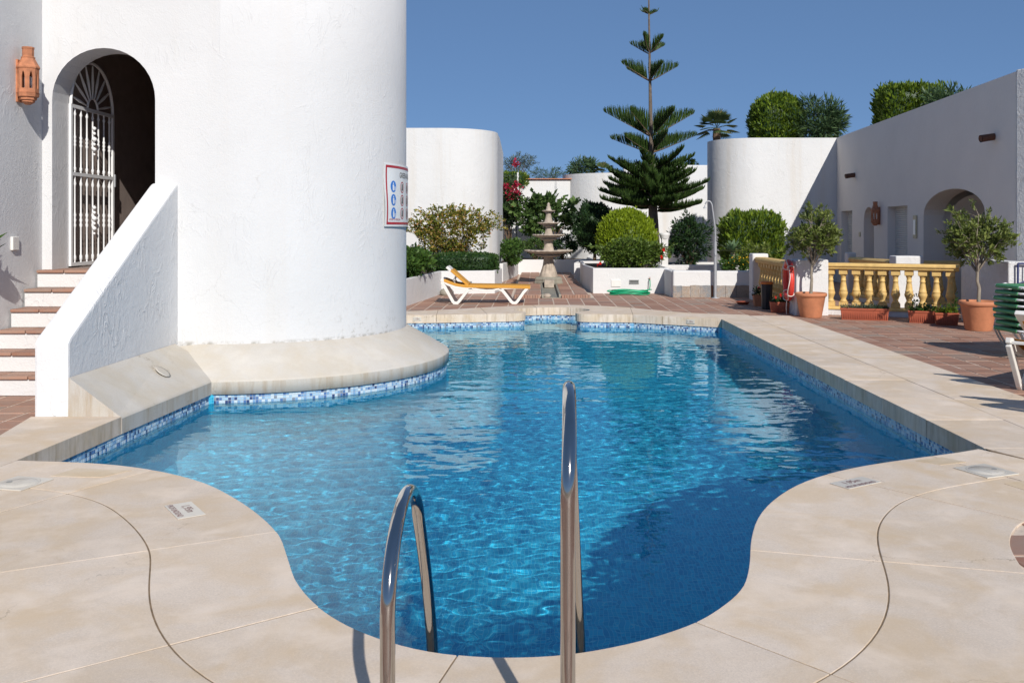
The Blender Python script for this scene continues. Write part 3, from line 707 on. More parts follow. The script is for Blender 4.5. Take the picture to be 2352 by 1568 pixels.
b = MB(); b.tube([(GW/2+.13*math.cos(a), 0, 1.88+.13*math.sin(a)) for a in np.linspace(0, PI, 13)], .014, 6); b.build('fan_hub', M['white_metal'], gt)
for z in (.55, 1.50):
    b = MB()
    for dz, r in ((-.16, .016), (-.10, .028), (-.04, .020), (.02, .034), (.09, .022), (.15, .026)):
        b.lathe([(.002, -r), (r*.8, -r*.5), (r, 0), (r*.8, r*.5), (.002, r)], 8, (GW/2, -.02, z+dz))
    b.build('rosette', M['white_metal'], gt)
b = MB(); b.box((GW+.012, 0, 1.05), (.03, .05, .16), bev=.006); b.build('lock', M['galv'], gt)
b = MB(); b.box((-4.16, FY+.20, 3.06), (.06, .10, .12), bev=.008); tag(b.build('wall_sensor', M['white_plastic']), 'small white plastic box on the right jamb of the arched doorway', 'sensor')
# ------------------------------------------------------------------ clay wall lanterns
def lantern(loc, rz, s, label, rf=.74):
    t = thing('wall_lantern', label, 'lantern', loc, rz, 'clay wall lanterns'); n = 8
    def ring(r, z, k): a = PI/n+2*PI*k/n; return Vector((r*rf*math.cos(a), r*rf*math.sin(a), z))*s
    b = MB()
    b.lathe([(r*rf*s, z*s) for r, z in ((.040, .0), (.10, .03), (.10, .05), (.125, .055), (.13, .085), (.155, .09), (.165, .13), (.17, .135))], n, rot=PI/n, smooth=False); b.build('base', M['lantern'], t)
    for k in range(n):
        a0, a1 = ring(.155, .135, k), ring(.155, .135, k+1); c0, c1 = ring(.160, .42, k), ring(.160, .42, k+1)
        f = lambda u, v, d: tuple((a0*(1-u)+a1*u)*(1-v)+(c0*(1-u)+c1*u)*v - ((a0+a1)/2).normalized()*0 + Vector(((a0+a1).x, (a0+a1).y, 0)).normalized()*d*s)
        b = MB(); hole = [(.30, .18), (.70, .18), (.70, .66), (.62, .80), (.5, .90), (.38, .80), (.30, .66)]
        b.prism([(0, 0), (1, 0), (1, 1), (0, 1)], -.018, 0, [hole[::-1]], f=f); b.build('panel', M['lantern'], t)
    b = MB(); b.lathe([(r*rf*s, z*s) for r, z in ((.165, .42), (.172, .43), (.172, .445), (.13, .50), (.10, .545), (.105, .56), (.085, .57), (.085, .655), (.092, .66), (.092, .68), (.03, .685))], n, rot=PI/n, smooth=False); b.build('cap', M['lantern'], t)
    b = MB(); b.lathe([(.01*s, .14*s), (.022*s, .16*s), (.022*s, .22*s), (.035*s, .27*s), (.03*s, .33*s), (.002*s, .36*s)], 10); b.build('bulb', M['pal_bulb'], t)
    b = MB(); b.box((-.150*rf*s, 0, .28*s), (.03*s, .10*s, .5*s)); b.build('back_plate', M['lantern'], t)
    return t
lantern((-5.355, 9.87, 2.90), 0, .89, 'orange clay lantern on the left wall beside the arched doorway')
# small things on the left wall
b = MB(); b.box((-5.445, 9.78, 1.44), (.03, .12, .14), bev=.006); tag(b.build('wall_switch', M['white_plastic']), 'small white switch box on the wall beside the stair', 'switch box')
# ------------------------------------------------------------------ far white building at left, with rounded corner
fb = thing('white_building', 'far white building with rounded corner and rust streaks behind the yellowing shrub', 'building', (-5, 26, 0))
b = MB(); vs = []; fs = []; cc = (-2.62, 27.5); rr = 1.5; path = [(-9, 26.0), (-6, 26.0), (-4, 26.0)]+[(cc[0]+rr*math.cos(a), cc[1]+rr*math.sin(a)) for a in np.linspace(-PI/2, .1, 22)]+[(cc[0]+rr, 29), (cc[0]+rr-.1, 35)]
for x, y in path: vs += [(x, y, -.1), (x, y, 2), (x, y, 4.38)]
for i in range(len(path)-1):
    for k in range(2): fs.append((i*3+k, (i+1)*3+k, (i+1)*3+k+1, i*3+k+1))
b.add(vs, fs, True); b.build('wall', M['stucco_b'], fb, world=True)
b = MB(); b.prism([(p[0]-.12, p[1]+.12) for p in path]+[(-9, 35)], 4.0, 4.34); b.build('roof', M['stucco_b'], fb, world=True)
# ------------------------------------------------------------------ planters of the courtyard
def planter(label, poly, h, th=.14, mat='lowwall'):
    c = Vector((sum(p[0] for p in poly)/len(poly), sum(p[1] for p in poly)/len(poly), 0))
    t = thing('planter', label, 'planter', c)
    P = [Vector((x, y, 0)) for x, y in poly]; A = sum(P[i].x*P[(i+1) % len(P)].y-P[(i+1) % len(P)].x*P[i].y for i in range(len(P)))
    if A < 0: P.reverse()
    I = [(p[0], p[1]) for p in inset([(p.x, p.y) for p in P], th)]
    b = MB(); b.prism([(p.x, p.y) for p in P], -.1, h, [I[::-1]]); b.build('wall', M[mat], t, world=True, bevel=.02)
    b = MB(); b.prism(I, -.05, h-.07); b.build('soil', M['soil'], t, world=True)
    return t
planter('white planter at the building foot behind the ochre lounger, holding the low hedge', [(-2.66, 19.2), (-2.30, 22.75), (-1.01, 23.0), (-.88, 24.3), (-1.1, 26.2), (-2.6, 25.95), (-6, 25.9), (-6, 19.2)], .56, .16)
planter('white planter left of the fountain under the green shrub', [(-.98, 27.9), (-.62, 31.6), (-.62, 33.6), (-1.2, 33.8), (-1.3, 27.9)], .55)
planter('white planter wall across the courtyard behind the fountain', [(-.62, 32.4), (2.0, 32.4), (2.0, 36.0), (-.62, 36.0)], .51)
planter('white planter right of the fountain with vent grille, holding the lime topiary ball', [(1.40, 23.0), (3.28, 23.0), (3.30, 25.3), (3.7, 27.9), (2.6, 28.2), (1.32, 28.0), (1.26, 25.2)], .62, .16)
planter('narrow white planter between fountain and lime ball planter', [(1.15, 28.3), (2.6, 28.4), (2.6, 31.9), (1.55, 31.9)], .55)
planter('low white planter below the dark shrub at right', [(3.35, 25.5), (5.2, 25.5), (5.4, 27.6), (3.8, 27.7)], .60)
def vent(loc, label, w=.22, h=.085, mat='grate'):
    t = thing('vent_grille', label, 'vent', loc)
    b = MB(); b.box((0, 0, h), (w, .02, .012)); b.box((0, 0, 0), (w, .02, .012)); b.box((-w/2, 0, h/2), (.012, .02, h+.012)); b.box((w/2, 0, h/2), (.012, .02, h+.012)); b.build('frame', M[mat], t)
    for k in range(4): b = MB(); b.box((0, .004, h*(k+.5)/4), (w-.012, .012, h/9)); b.build('slat', M['grate'], t)
    b = MB(); b.box((0, .012, h/2), (w-.012, .004, h)); b.build('backing', M['dark'], t)
vent((-1.68, 22.86, .21), 'grey vent grille in the left planter wall behind the lounger')
vent((2.41, 22.985, .24), 'grey vent grille in the planter wall above the hose')
b = MB(); b.box((1.965, 22.99, .25), (.23, .02, .17), bev=.004); tag(b.build('access_panel', M['white_plastic']), 'white square access panel in the planter wall left of the vent', 'panel')
# white pedestal by the pine
pd = thing('pedestal', 'white moulded pedestal between the lime topiary ball and the dark shrub', 'pedestal', (3.52, 25.6, .5))
b = MB(); b.box((0, 0, .40), (.17, .17, .85), bev=.01); b.build('shaft', M['plaster'], pd)
b = MB(); b.lathe([(.10, .80), (.125, .84), (.125, .87), (.14, .90), (.15, .95), (.12, .97)], 20); b.build('capital', M['plaster'], pd)
# ------------------------------------------------------------------ back walls of the courtyard
t = thing('garden_wall', 'flat white garden wall behind the fig shrub and fountain', 'wall', (.2, 36, 0))
b = MB(); b.box((.35, 36.2, 1.72), (2.1, .4, 3.5), bev=.03); b.build('wall', M['stucco_b'], t, world=True); b = MB(); b.box((-.69, 36.0, 1.85), (.06, .5, 3.75)); b.build('end_post', M['stucco_b'], t, world=True)
b = MB(); b.box((.38, 36.15, 3.49), (2.0, .5, .03), bev=.008); b.build('coping', M['clay'], t, world=True)
t = thing('garden_wall', 'white garden wall with clipped hedge top beside the bougainvillea', 'wall', (-1.6, 36, 0))
b = MB(); b.box((-1.75, 36.1, 1.60), (2.0, .35, 3.2), bev=.03); b.build('wall', M['stucco_b'], t, world=True)
def round_building(name, label, cat, cx, cy, r, xr, h, mat, z0=-.1):
    t = thing(name, label, cat, (cx, cy-r, 0)); b = MB(); vs = []; fs = []
    path = [(cx+r*math.cos(a), cy+r*math.sin(a)) for a in np.linspace(PI*.95, PI*1.5, 26)]+([(xr[0], xr[1])] if xr else [])
    for x, y in path: vs += [(x, y, z0), (x, y, h*.5), (x, y, h)]
    for i in range(len(path)-1):
        for k in range(2): fs.append((i*3+k, (i+1)*3+k, (i+1)*3+k+1, i*3+k+1))
    b.add(vs, fs, True); b.build('wall', M[mat], t, world=True)
    b = MB(); b.prism([(x+(cx+.6-x)*.06, y+(cy+.3-y)*.10) for x, y in path]+[(path[-1][0]-.1, path[-1][1]+r*1.2)], h-.4, h-.03); b.build('roof', M[mat], t, world=True)
    return t
round_building('round_building', 'white rounded garden building behind the pine, left of the pine trunk', 'building', 3.05, 37.0, 2.0, (4.05, 35.0), 3.67, 'stucco_b')
t = thing('garden_wall', 'tall white wall behind the pine right of its trunk', 'wall', (6, 37.5, 0))
b = MB(); b.box((6.0, 37.5, 2.0), (5.0, .4, 4.22), bev=.03); b.build('wall', M['stucco_b'], t, world=True)
# ------------------------------------------------------------------ right building: round front and long shaded side
YD = 28.0; HE = 4.30
rb = round_building('white_building', 'white round-cornered building front behind the clipped hedge at right', 'building', 6.66, YD+1.28, 1.28, (9.0, YD), HE, 'stucco_b')
E0 = (8.28, 16.15); E1 = (9.0, 28.0); EL = math.hypot(E1[0]-E0[0], E1[1]-E0[1]); ed = Vector((E1[0]-E0[0], E1[1]-E0[1]))/EL
def sE(y): return (y-16.15)/11.85*EL
def pE(y, out=0.0, z=0): s = sE(y); return (E0[0]+ed.x*s-ed.y*out, E0[1]+ed.y*s+ed.x*out, z)
eb = thing('white_building', 'long shaded white building side with shutters and arches behind the yellow balustrade', 'building', (8.6, 22, 0))
ops = [(sE(17.42), sE(20.66), 1.89, 2.40), (sE(21.72), sE(23.19), 2.125, 2.125), (sE(24.30), sE(25.22), 1.80, 2.16), (sE(26.34), sE(27.5), 2.10, 2.10)]
wall_mesh(E0, E1, 0, HE, .45, ops).build('wall', M['stucco_e'], eb, world=True, bevel=.02)
b = MB(); b.box((0, 0, 0), (1, 1, 1)); 
def backing(y0, y1, depth, z1, mat, name):
    a = Vector(pE(y0)); c = Vector(pE(y1)); nn = Vector((ed.y, -ed.x, 0)); b = MB()
    q = [a+nn*depth, c+nn*depth]; b.prism([(q[0].x, q[0].y), (q[1].x, q[1].y), (q[1].x+.08, q[1].y), (q[0].x+.08, q[0].y)], 0, z1); return b.build(name, M[mat], eb, world=True)
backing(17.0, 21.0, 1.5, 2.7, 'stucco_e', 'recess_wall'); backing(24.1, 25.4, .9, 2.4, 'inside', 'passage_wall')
b = MB(); nn = Vector((ed.y, -ed.x, 0))
for y in (17.38, 20.70):
    b = MB(); a = Vector(pE(y)); b.prism([(a.x+nn.x*.44, a.y-.03), (a.x+nn.x*1.5, a.y-.03), (a.x+nn.x*1.5, a.y+.03), (a.x+nn.x*.44, a.y+.03)], 0, 2.6)
    b.build('recess_side', M['stucco_e'], eb, world=True)
# the vault of the recess
vs = []; fs = []; ap_ = arch_pts((sE(17.42)+sE(20.66))/2, (sE(20.66)-sE(17.42))/2-.25, 1.75, 2.28, 14)
for s, z in ap_:
    for d in (.46, 1.5): vs.append((E0[0]+ed.x*s+nn.x*d, E0[1]+ed.y*s+nn.y*d, z))
for i in range(len(ap_)-1): fs.append((2*i, 2*i+1, 2*i+3, 2*i+2))
b = MB(); b.add(vs, fs, True); b.build('vault', M['stucco_e'], eb, world=True)
def shutter(y0, y1, ztop):
    n = int(ztop/.052); nn = Vector((ed.y, -ed.x, 0)); b = MB(); a = Vector(pE(y0)); c = Vector(pE(y1)); L = (c-a).length
    for k in range(n):
        b.prism([(.20, k*.052+.002), (.188, k*.052+.014), (.188, k*.052+.040), (.20, k*.052+.050), (.22, k*.052+.050), (.22, k*.052+.002)], 0, L, f=lambda d, z, s: tuple(a+(c-a)*(s/L)+nn*d+Vector((0, 0, z))))
    o = b.build('roller_shutter', M['shutter'], eb, world=True)
shutter(21.70, 23.21, 2.16); shutter(26.32, 27.52, 2.14)
for y, z in ((26.1, 3.09), (17.03, 3.27)):
    b = MB(); a = Vector(pE(y, -.05, z)); c = Vector(pE(y-.06, .26, z-.05)); d = (c-a)
    b.tube([a, a+d*.33, a+d*.66, c], [.062, .066, .066, .068], 12, cap=False); b.tube([a, c], .05, 12); b.build('roof_spout', M['spout'], eb, world=True)
b = MB(); p = Vector(pE(25.55, .012, 1.43)); b.box(p, (.03, .10, .13), bev=.005); tag(b.build('wall_switch', M['wax']), 'small brown framed switch beside the narrow arch on the shaded wall', 'switch box')
nb_ = thing('notice_board', 'narrow cream framed notice on the shaded wall right of the shutter', 'notice board', pE(21.15, .02, 1.38)); nb_.rotation_euler = (0, 0, math.atan2(ed.y, ed.x)-PI/2)
b = MB(); b.box((0, 0, .25), (.03, .21, .52), bev=.01); b.build('frame', M['wax'], nb_); b = MB(); b.box((-.018, 0, .24), (.006, .14, .34)); b.build('paper', M['sign_w'], nb_)
lantern(pE(23.80, .115, 1.66), PI, .90, 'clay lantern on the shaded wall between narrow arch and shutter')
lantern(Vector(pE(18.9, -1.30, 1.62)), PI, .90, 'dark clay lantern inside the wide arched recess')
b = MB(); b.prism([(7.4, 29.4), (9.5, 28.3), (8.78, 16.4), (16, 16.4), (16, 43), (9.5, 43)], 2.75, 3.72); tag(b.build('upper_terrace', M['earth']), kind='structure')
b = MB(); b.prism([(-6, 37.8), (8, 37.8), (8, 43.5), (-6, 43.5)], -.2, 3.30); tag(b.build('upper_garden', M['earth']), kind='structure')
t = thing('white_wall', 'coarse white end wall at the right edge beyond the lounger stack', 'wall', (8.6, 15.6, 0))
b = MB(); b.prism([(8.275, 16.14), (9.0, 14.7), (9.4, 14.9), (8.75, 16.2)], -.1, HE+.03); b.build('wall', M['rough'], t, world=True, bevel=.02)
t = thing('low_wall', 'coarse grey-white low wall at the right end of the yellow balustrade', 'wall', (7.4, 15.4, 0))
b = MB(); b.prism([(7.42, 16.35), (7.50, 14.86), (7.78, 14.86), (7.78, 16.35)], -.1, 1.07); b.build('wall', M['rough'], t, world=True, bevel=.025)
t = thing('low_wall', 'bright white low wall behind the navy railing at the right edge', 'wall', (8.3, 15.3, 0))
b = MB(); b.box((8.75, 15.6, .5), (1.3, .2, 1.1), bev=.02); b.build('wall', M['lowwall'], t, world=True)
rl = thing('railing', 'navy steel handrail panel at the right edge behind the lounger stack', 'railing', (7.68, 14.75, 0))
b = MB(); b.tube([(7.62, 14.80, 0), (7.62, 14.80, 1.04)], .016, 8); b.tube([(7.74, 14.8, 0), (7.74, 14.8, 1.03)], .010, 8); b.tube([(7.62, 14.8, 1.04), (8.6, 14.8, 1.04)], .016, 8); b.tube([(7.62, 14.8, .72), (8.3, 14.8, 1.0)], .010, 8)
b.build('rail', M['blue_rail'], rl, world=True)
# ------------------------------------------------------------------ low stone-clad wall with shower
sw = thing('stone_clad_wall', 'low white wall with slate-clad foot beside the shower pole', 'wall', (4.0, 21.6, 0))
b = MB(); b.box((3.63, 21.72, .29), (.93, .24, .66), bev=.03); b.build('wall', M['lowwall'], sw, world=True)
b = MB(); b.box((4.55, 21.74, .285), (.80, .24, .65), bev=.02); b.build('wall', M['lowwall'], sw, world=True)
b = MB(); b.box((3.25, 24.0, .25), (.2, 4.4, .7), bev=.02); b.build('wall', M['lowwall'], sw, world=True)
stx = [(3.165, 3.36), (3.365, 3.56), (3.565, 3.78), (3.785, 4.095), (4.16, 4.37), (4.375, 4.62), (4.625, 4.945)]
for a, c in stx:
    r0 = rnd.random(); b = MB(); h = .275+rnd.uniform(-.012, .012); jj = rnd.uniform(-.02, .02)
    b.prism([(a, .0), (c, .0), (c+(jj if c < 4.09 else 0), h*.5), (c, h), ((a+c)/2, h+rnd.uniform(-.01, .01)), (a, h)], 21.585-rnd.uniform(0, .008), 21.62, f=lambda x, z, y: (x, y, z)); b.build('slate', M['slate'], sw, world=True, bevel=.004)
sh = thing('shower', 'grey steel outdoor shower pole with hooked head', 'shower', (4.11, 21.45, 0))
P = [(0, 0, 0), (0, 0, 1.30)]+[(-.155+.085*math.cos(a), 0, 2.08+.14*math.sin(a)) for a in np.linspace(.15, PI*.85, 9)]
b = MB(); b.tube(P[:2], .036, 12); b.tube([(0, 0, 1.25), (-.005, 0, 1.6)]+P[2:], .017, 10); b.build('pole', M['galv'], sh)
b = MB(); e = P[-1]; b.lathe([(.012, .06), (.015, .03), (.035, .0), (.035, -.012)], 14, (e[0]-.01, 0, e[2]-.08)); b.build('shower_head', M['galv'], sh)
b = MB(); b.lathe([(.10, 0), (.10, .012), (.035, .018)], 16); b.build('foot_plate', M['galv'], sh); b = MB(); b.box((0, -.035, 1.0), (.04, .03, .06), bev=.006); b.build('valve', M['galv'], sh)
for x in (-.05, .05):
    b = MB(); b.box((x, .135, .14), (.03, .02, .28)); b.build('rust_edge', M['rust'], sh)
# ------------------------------------------------------------------ yellow balustrades
bal_me = None
def balmesh():
    b = MB(); h = .68
    b.box((0, 0, .04), (.15, .15, .08), bev=.006); b.box((0, 0, h-.045), (.15, .15, .09), bev=.006)
    prof = [(.055, .08), (.066, .085), (.066, .105), (.050, .115), (.045, .14), (.060, .185), (.078, .225), (.080, .255), (.066, .29), (.070, .295), (.070, .31), (.062, .315), (.058, .36), (.048, .43), (.042, .47), (.050, .475), (.050, .49), (.042, .495), (.042, .54), (.052, .57), (.060, .585), (.060, .595)]
    b.lathe(prof, 16, cap=False)
    o = b.build('baluster', M['yellow']); me = o.data; bpy.data.objects.remove(o); return me
bal_me = balmesh()
def balustrade(p0, p1, n, label, plinth=.10):
    d = Vector((p1[0]-p0[0], p1[1]-p0[1])); L = d.length
    t = thing('balustrade', label, 'balustrade', (p0[0], p0[1], 0), math.atan2(d.y, d.x), 'yellow balustrades')
    b = MB(); b.box((L/2, 0, plinth/2-.03), (L, .22, plinth+.06), bev=.01); b.build('plinth', M['lowwall'], t)
    b = MB(); b.prism([(-.13, 0), (.13, 0), (.13, .025), (.10, .055), (-.10, .055), (-.13, .025)], -.02, L+.02, f=lambda y, z, x: (x, y, plinth+z)); b.build('base_rail', M['yellow'], t, bevel=.005)
    z = plinth+.055+.68
    b = MB(); b.prism([(-.10, 0), (.10, 0), (.12, .02), (.12, .045), (.145, .06), (.145, .085), (.11, .12), (-.11, .12), (-.145, .085), (-.145, .06), (-.12, .045), (-.12, .02)], -.03, L+.03, f=lambda y, zz, x: (x, y, z+zz)); b.build('top_rail', M['yellow'], t, bevel=.006)
    for k in range(n):
        o = link('baluster', bal_me, t); o.location = (L*(k+.5)/n, 0, plinth+.055); o.rotation_euler = (0, 0, rnd.uniform(-.03, .03))
    return t
balustrade((5.40, 17.52), (7.45, 16.55), 10, 'long yellow balustrade in front, behind the two terracotta planter boxes')
balustrade((5.02, 20.9), (4.93, 17.75), 12, 'shaded yellow balustrade behind the lifebuoy and black bin')
balustrade((7.16, 21.0), (7.22, 18.85), 8, 'yellow balustrade seen through the front one, left of the inner white pillar')
balustrade((7.66, 18.62), (8.36, 18.5), 3, 'short yellow balustrade right of the inner white pillar')
def pillar(label, c, d, h):
    b = MB(); b.box((c[0], c[1], h/2-.05), (d[0], d[1], h+.1), bev=.025); return tag(b.build('pillar', M['lowwall']), label, 'pillar')
pillar('white stucco pillar carrying the lifebuoy behind the left potted tree', (5.08, 17.45), (.60, .50), 1.02)
pillar('white pillar at the far end of the shaded balustrade beside the flowering plant', (5.02, 21.1), (.36, .34), 1.03)
pillar('white inner pillar seen through the front balustrade', (7.38, 18.65), (.56, .36), 1.05)
pillar('small white inner post at the far left of the stair enclosure', (7.12, 21.2), (.20, .22), 1.05)
# ================================================================== courtyard: raised paving, fountain, rill
plat = tag(link('fountain_platform', None), kind='structure'); bpy.data.objects.remove(plat)
b = MB(); b.prism([(-.50, 21.55), (.14, 21.55), (.14, 25.6), (-.05, 26.4), (.75, 26.4), (.56, 25.6), (.56, 21.55), (1.22, 21.55), (1.22, 32.4), (-.50, 32.4)], -.05, .062); plat = tag(b.build('fountain_platform', M['grout']), kind='structure')
for i in range(6):
    for j in range(34):
        cx = -.50+.155+i*.31 if i < 2 else (.56+.165+(i-2)*.33); cy = 21.72+j*PT
        if i > 3: continue
        if i in (0, 1) or True:
            o = link('tile', rnd.choice(tv), plat); o.location = (cx, cy, .075+rnd.uniform(-.002, .001)); o.rotation_euler = (rnd.gauss(0, .004), rnd.gauss(0, .004), PI/2*rnd.randrange(4))
            o.scale = (.96, 1, 1)
bk = MB(); bk.box((0, 0, 0), (.052, .10, .085), bev=.004); bko = bk.build('edge_brick', M['tile'], plat); bko.location = (-.47, 21.50, .032)
for k in range(1, 29):
    x = -.47+k*.0605
    if .12 < x < .58: continue
    o = link('edge_brick', bko.data, plat); o.location = (x, 21.50+rnd.uniform(-.004, .004), .032)
rill = thing('water_rill', 'narrow stone rill running from the fountain foot towards the pool', 'channel', (.35, 23.4, 0))
b = MB(); b.box((.35, 23.45, .0), (.40, 4.1, .03)); b.build('channel_floor', M['stone_d'], rill, world=True)
for x in (.155, .545): b = MB(); b.box((x, 23.45, .045), (.05, 4.1, .09), bev=.01); b.build('channel_side', M['stone_d'], rill, world=True)
b = MB(); b.lathe([(.05, 0), (.09, .02), (.10, .06), (.06, .10), (.002, .11)], 12, (.25, 21.48, .0)); b.build('spout_stone', M['stone'], rill, world=True)
b = MB(); b.box((.35, 25.1, .12), (.26, .7, .2), bev=.02); b.build('overflow_block', M['stone'], rill, world=True)
ft = thing('fountain', 'four-tier carved stone fountain in the middle of the courtyard', 'fountain', (.35, 25.95, .06))
b = MB(); b.lathe([(.42, 0), (.42, .06), (.40, .08), (.40, .15), (.36, .19), (.30, .20)], 8, rot=PI/8, smooth=False); b.build('plinth', M['stone_d'], ft)
def flutes(b, prof, n, amp, c=(0, 0, 0)):
    vs = []; fs = []; m = len(prof); N_ = n*6
    for r, z, a in prof:
        for k in range(N_): t = 2*PI*k/N_; q = r*(1+a*amp*math.cos(n*t)); vs.append((c[0]+q*math.cos(t), c[1]+q*math.sin(t), c[2]+z))
    for i in range(m-1):
        for k in range(N_): fs.append((i*N_+k, i*N_+(k+1) % N_, (i+1)*N_+(k+1) % N_, (i+1)*N_+k))
    b.add(vs, fs, True); b.add(vs[:N_], [tuple(range(N_-1, -1, -1))]); b.add(vs[-N_:], [tuple(range(N_))])
b = MB(); flutes(b, [(.26, .19, 0), (.25, .23, .2), (.20, .36, 1), (.155, .50, 1), (.135, .64, 1), (.13, .74, .5), (.16, .76, 0)], 10, .06); b.build('pedestal', M['stone'], ft)
def basin(r, z, h, name='basin'):
    b = MB(); flutes(b, [(r*.30, z-h, 0), (r*.50, z-h*.86, .8), (r*.55, z-h*.72, 1), (r*.42, z-h*.66, 0), (r*.85, z-h*.36, .3), (r*.95, z-h*.24, .6), (r, z-h*.20, 1), (r, z, 1), (r*.93, z, .3), (r*.88, z-.03, 0), (r*.2, z-.05, 0)], 24, .018)
    return b.build(name, M['stone'], ft)
basin(.66, .94, .20); basin(.44, 1.37, .17); basin(.305, 1.70, .13); basin(.18, 2.03, .09)
for r0, r1, z0, z1 in ((.15, .12, .88, 1.22), (.12, .085, 1.32, 1.60), (.125, .07, 1.66, 1.96)):
    b = MB(); b.lathe([(r0*1.1, z0), (r0*1.1, z0+.03), (r0, z0+.05), ((r0+r1)/2*.92, (z0+z1)/2), (r1, z1-.04), (r1*1.15, z1)], 20); b.build('stem', M['stone'], ft)
b = MB(); b.lathe([(.09, 2.0), (.085, 2.06), (.06, 2.08), (.062, 2.13), (.045, 2.15), (.035, 2.17), (.045, 2.20), (.02, 2.24), (.002, 2.25)], 16); b.build('finial', M['stone'], ft)
b = MB(); b.lathe([(.14, 0), (.17, .03), (.17, .09), (.12, .15), (.002, .17)], 14, (-2.13, 22.35, 0)); tag(b.build('stone_block', M['stone_d']), 'rounded grey stone on the floor behind the ochre lounger', 'stone')
# ------------------------------------------------------------------ hose and tap
hz = thing('garden_hose', 'green garden hose lying coiled at the foot of the planter', 'hose', (2.28, 22.5, 0))
b = MB(); P = []; nl = 9
for k in range(nl*40):
    t = k/40; a = 2*PI*t; r1 = .44+.05*math.sin(t*2.3)+.03*math.sin(t*5.1); r2 = .17+.03*math.sin(t*3.7)
    P.append((2.25+r1*math.cos(a)+.03*math.sin(t*1.7), 22.50+r2*math.sin(a)+.02*math.cos(t*2.9), .018+.011*t+.012*math.sin(3*a+t)))
P += [(2.70, 22.6, .12), (2.76, 22.75, .10), (2.79, 22.88, .20), (2.79, 22.90, .30), (2.785, 22.91, .345)]
b.tube(P, .013, 6); b.build('hose', M['green_hose'], hz, world=True)
tp = thing('garden_tap', 'small brass tap on the planter wall above the hose end', 'tap', (2.79, 22.98, .36))
b = MB(); b.tube([(0, .03, 0), (0, -.06, 0), (0, -.075, -.03)], .012, 8); b.box((0, -.03, .03), (.05, .012, .012)); b.build('spout', M['rust'], tp)
# ------------------------------------------------------------------ sun loungers with ochre sling
def lounger(loc, rz, label):
    t = thing('sun_lounger', label, 'lounger', loc, rz, 'ochre sling loungers'); WD = .66
    for y0, y1 in ((0, .05), (WD-.05, WD)):
        b = MB(); b.bar([(.03, .47), (.14, .28), (.27, .05), (.30, .02), (.36, .02), (.40, .06), (.55, .25), (.61, .305), (.68, .315)], .062, y0, y1); b.build('leg', M['white_plastic'], t, bevel=.008)
        b = MB(); b.bar([(1.24, .315), (1.30, .30), (1.36, .23), (1.50, .05), (1.54, .02), (1.59, .02), (1.63, .06), (1.76, .25), (1.84, .335)], .062, y0, y1); b.build('leg', M['white_plastic'], t, bevel=.008)
        b = MB(); b.bar([(.01, .515), (.06, .50), (.16, .425), (.30, .365), (.48, .34), (.70, .335)], [.05, .07, .07, .06, .055, .05], y0, y1); b.bar([(.66, .325), (.80, .30), (.95, .285), (1.10, .29), (1.26, .325)], .035, y0+.006, y1-.006); b.bar([(1.24, .335), (1.6, .35), (1.9, .345)], .05, y0, y1); b.build('side_rail', M['white_plastic'], t, bevel=.006)
    for x, z in ((.05, .49), (.62, .30), (1.30, .30), (1.88, .34)):
        b = MB(); b.box((x, WD/2, z), (.045, WD-.1, .03), bev=.006); b.build('cross_bar', M['white_plastic'], t)
    top = [(.08, .525), (.18, .485), (.32, .435), (.48, .408), (.56, .40), (.9, .395), (1.3, .39), (1.62, .385), (1.90, .375)]
    vs = []; fs = []; nseg = 6
    for x, z in top:
        sag = .02
        pr = [(.0, -.055), (-.008, -.01), (.0, .006)]+[(WD*k/nseg, .006-sag*math.sin(PI*k/nseg)) for k in range(1, nseg)]+[(WD, .006), (WD+.008, -.01), (WD, -.055)]
        for y, dz in pr: vs.append((x, y, z+dz))
    m = len(pr)
    for i in range(len(top)-1):
        for k in range(m-1): fs.append((i*m+k, (i+1)*m+k, (i+1)*m+k+1, i*m+k+1))
    b = MB(); b.add(vs, fs, True); b.build('seat_sling', M['orange_fabric'], t)
    bx = [(.56, .41), (.13, .775)]; d = Vector((bx[1][0]-bx[0][0], bx[1][1]-bx[0][1])).normalized()
    for y0, y1 in ((.04, .075), (WD-.075, WD-.04)): b = MB(); b.bar([bx[0], (.35, .585), bx[1]], .035, y0, y1); b.build('back_rail', M['white_plastic'], t, bevel=.006)
    b = MB(); b.bar([(.585, .395), (.38, .575), (.225, .71)], .052, .036, WD-.036); b.build('back_sling', M['orange_fabric'], t, bevel=.01)
    b = MB(); b.bar([(.215, .705), (.13, .78)], .05, .036, WD-.036); b.build('head_bar', M['white_plastic'], t, bevel=.01)
    for y in (.09, WD-.09): b = MB(); b.tube([(.33, y, .60), (.27, y, .50), (.31, y, .44)], .012, 8); b.build('prop', M['galv'], t)
    return t
lounger((-2.02, 19.72, 0), 0, 'ochre and white lounger with raised back on the far terrace before the planter')
lounger((4.99, 8.60, 0), .71, 'ochre and white lounger cut by the right edge in front of the green stack')
lounger((4.66, 7.22, 0), .71, 'ochre and white lounger just beyond the right edge, only its shadow reaching in')
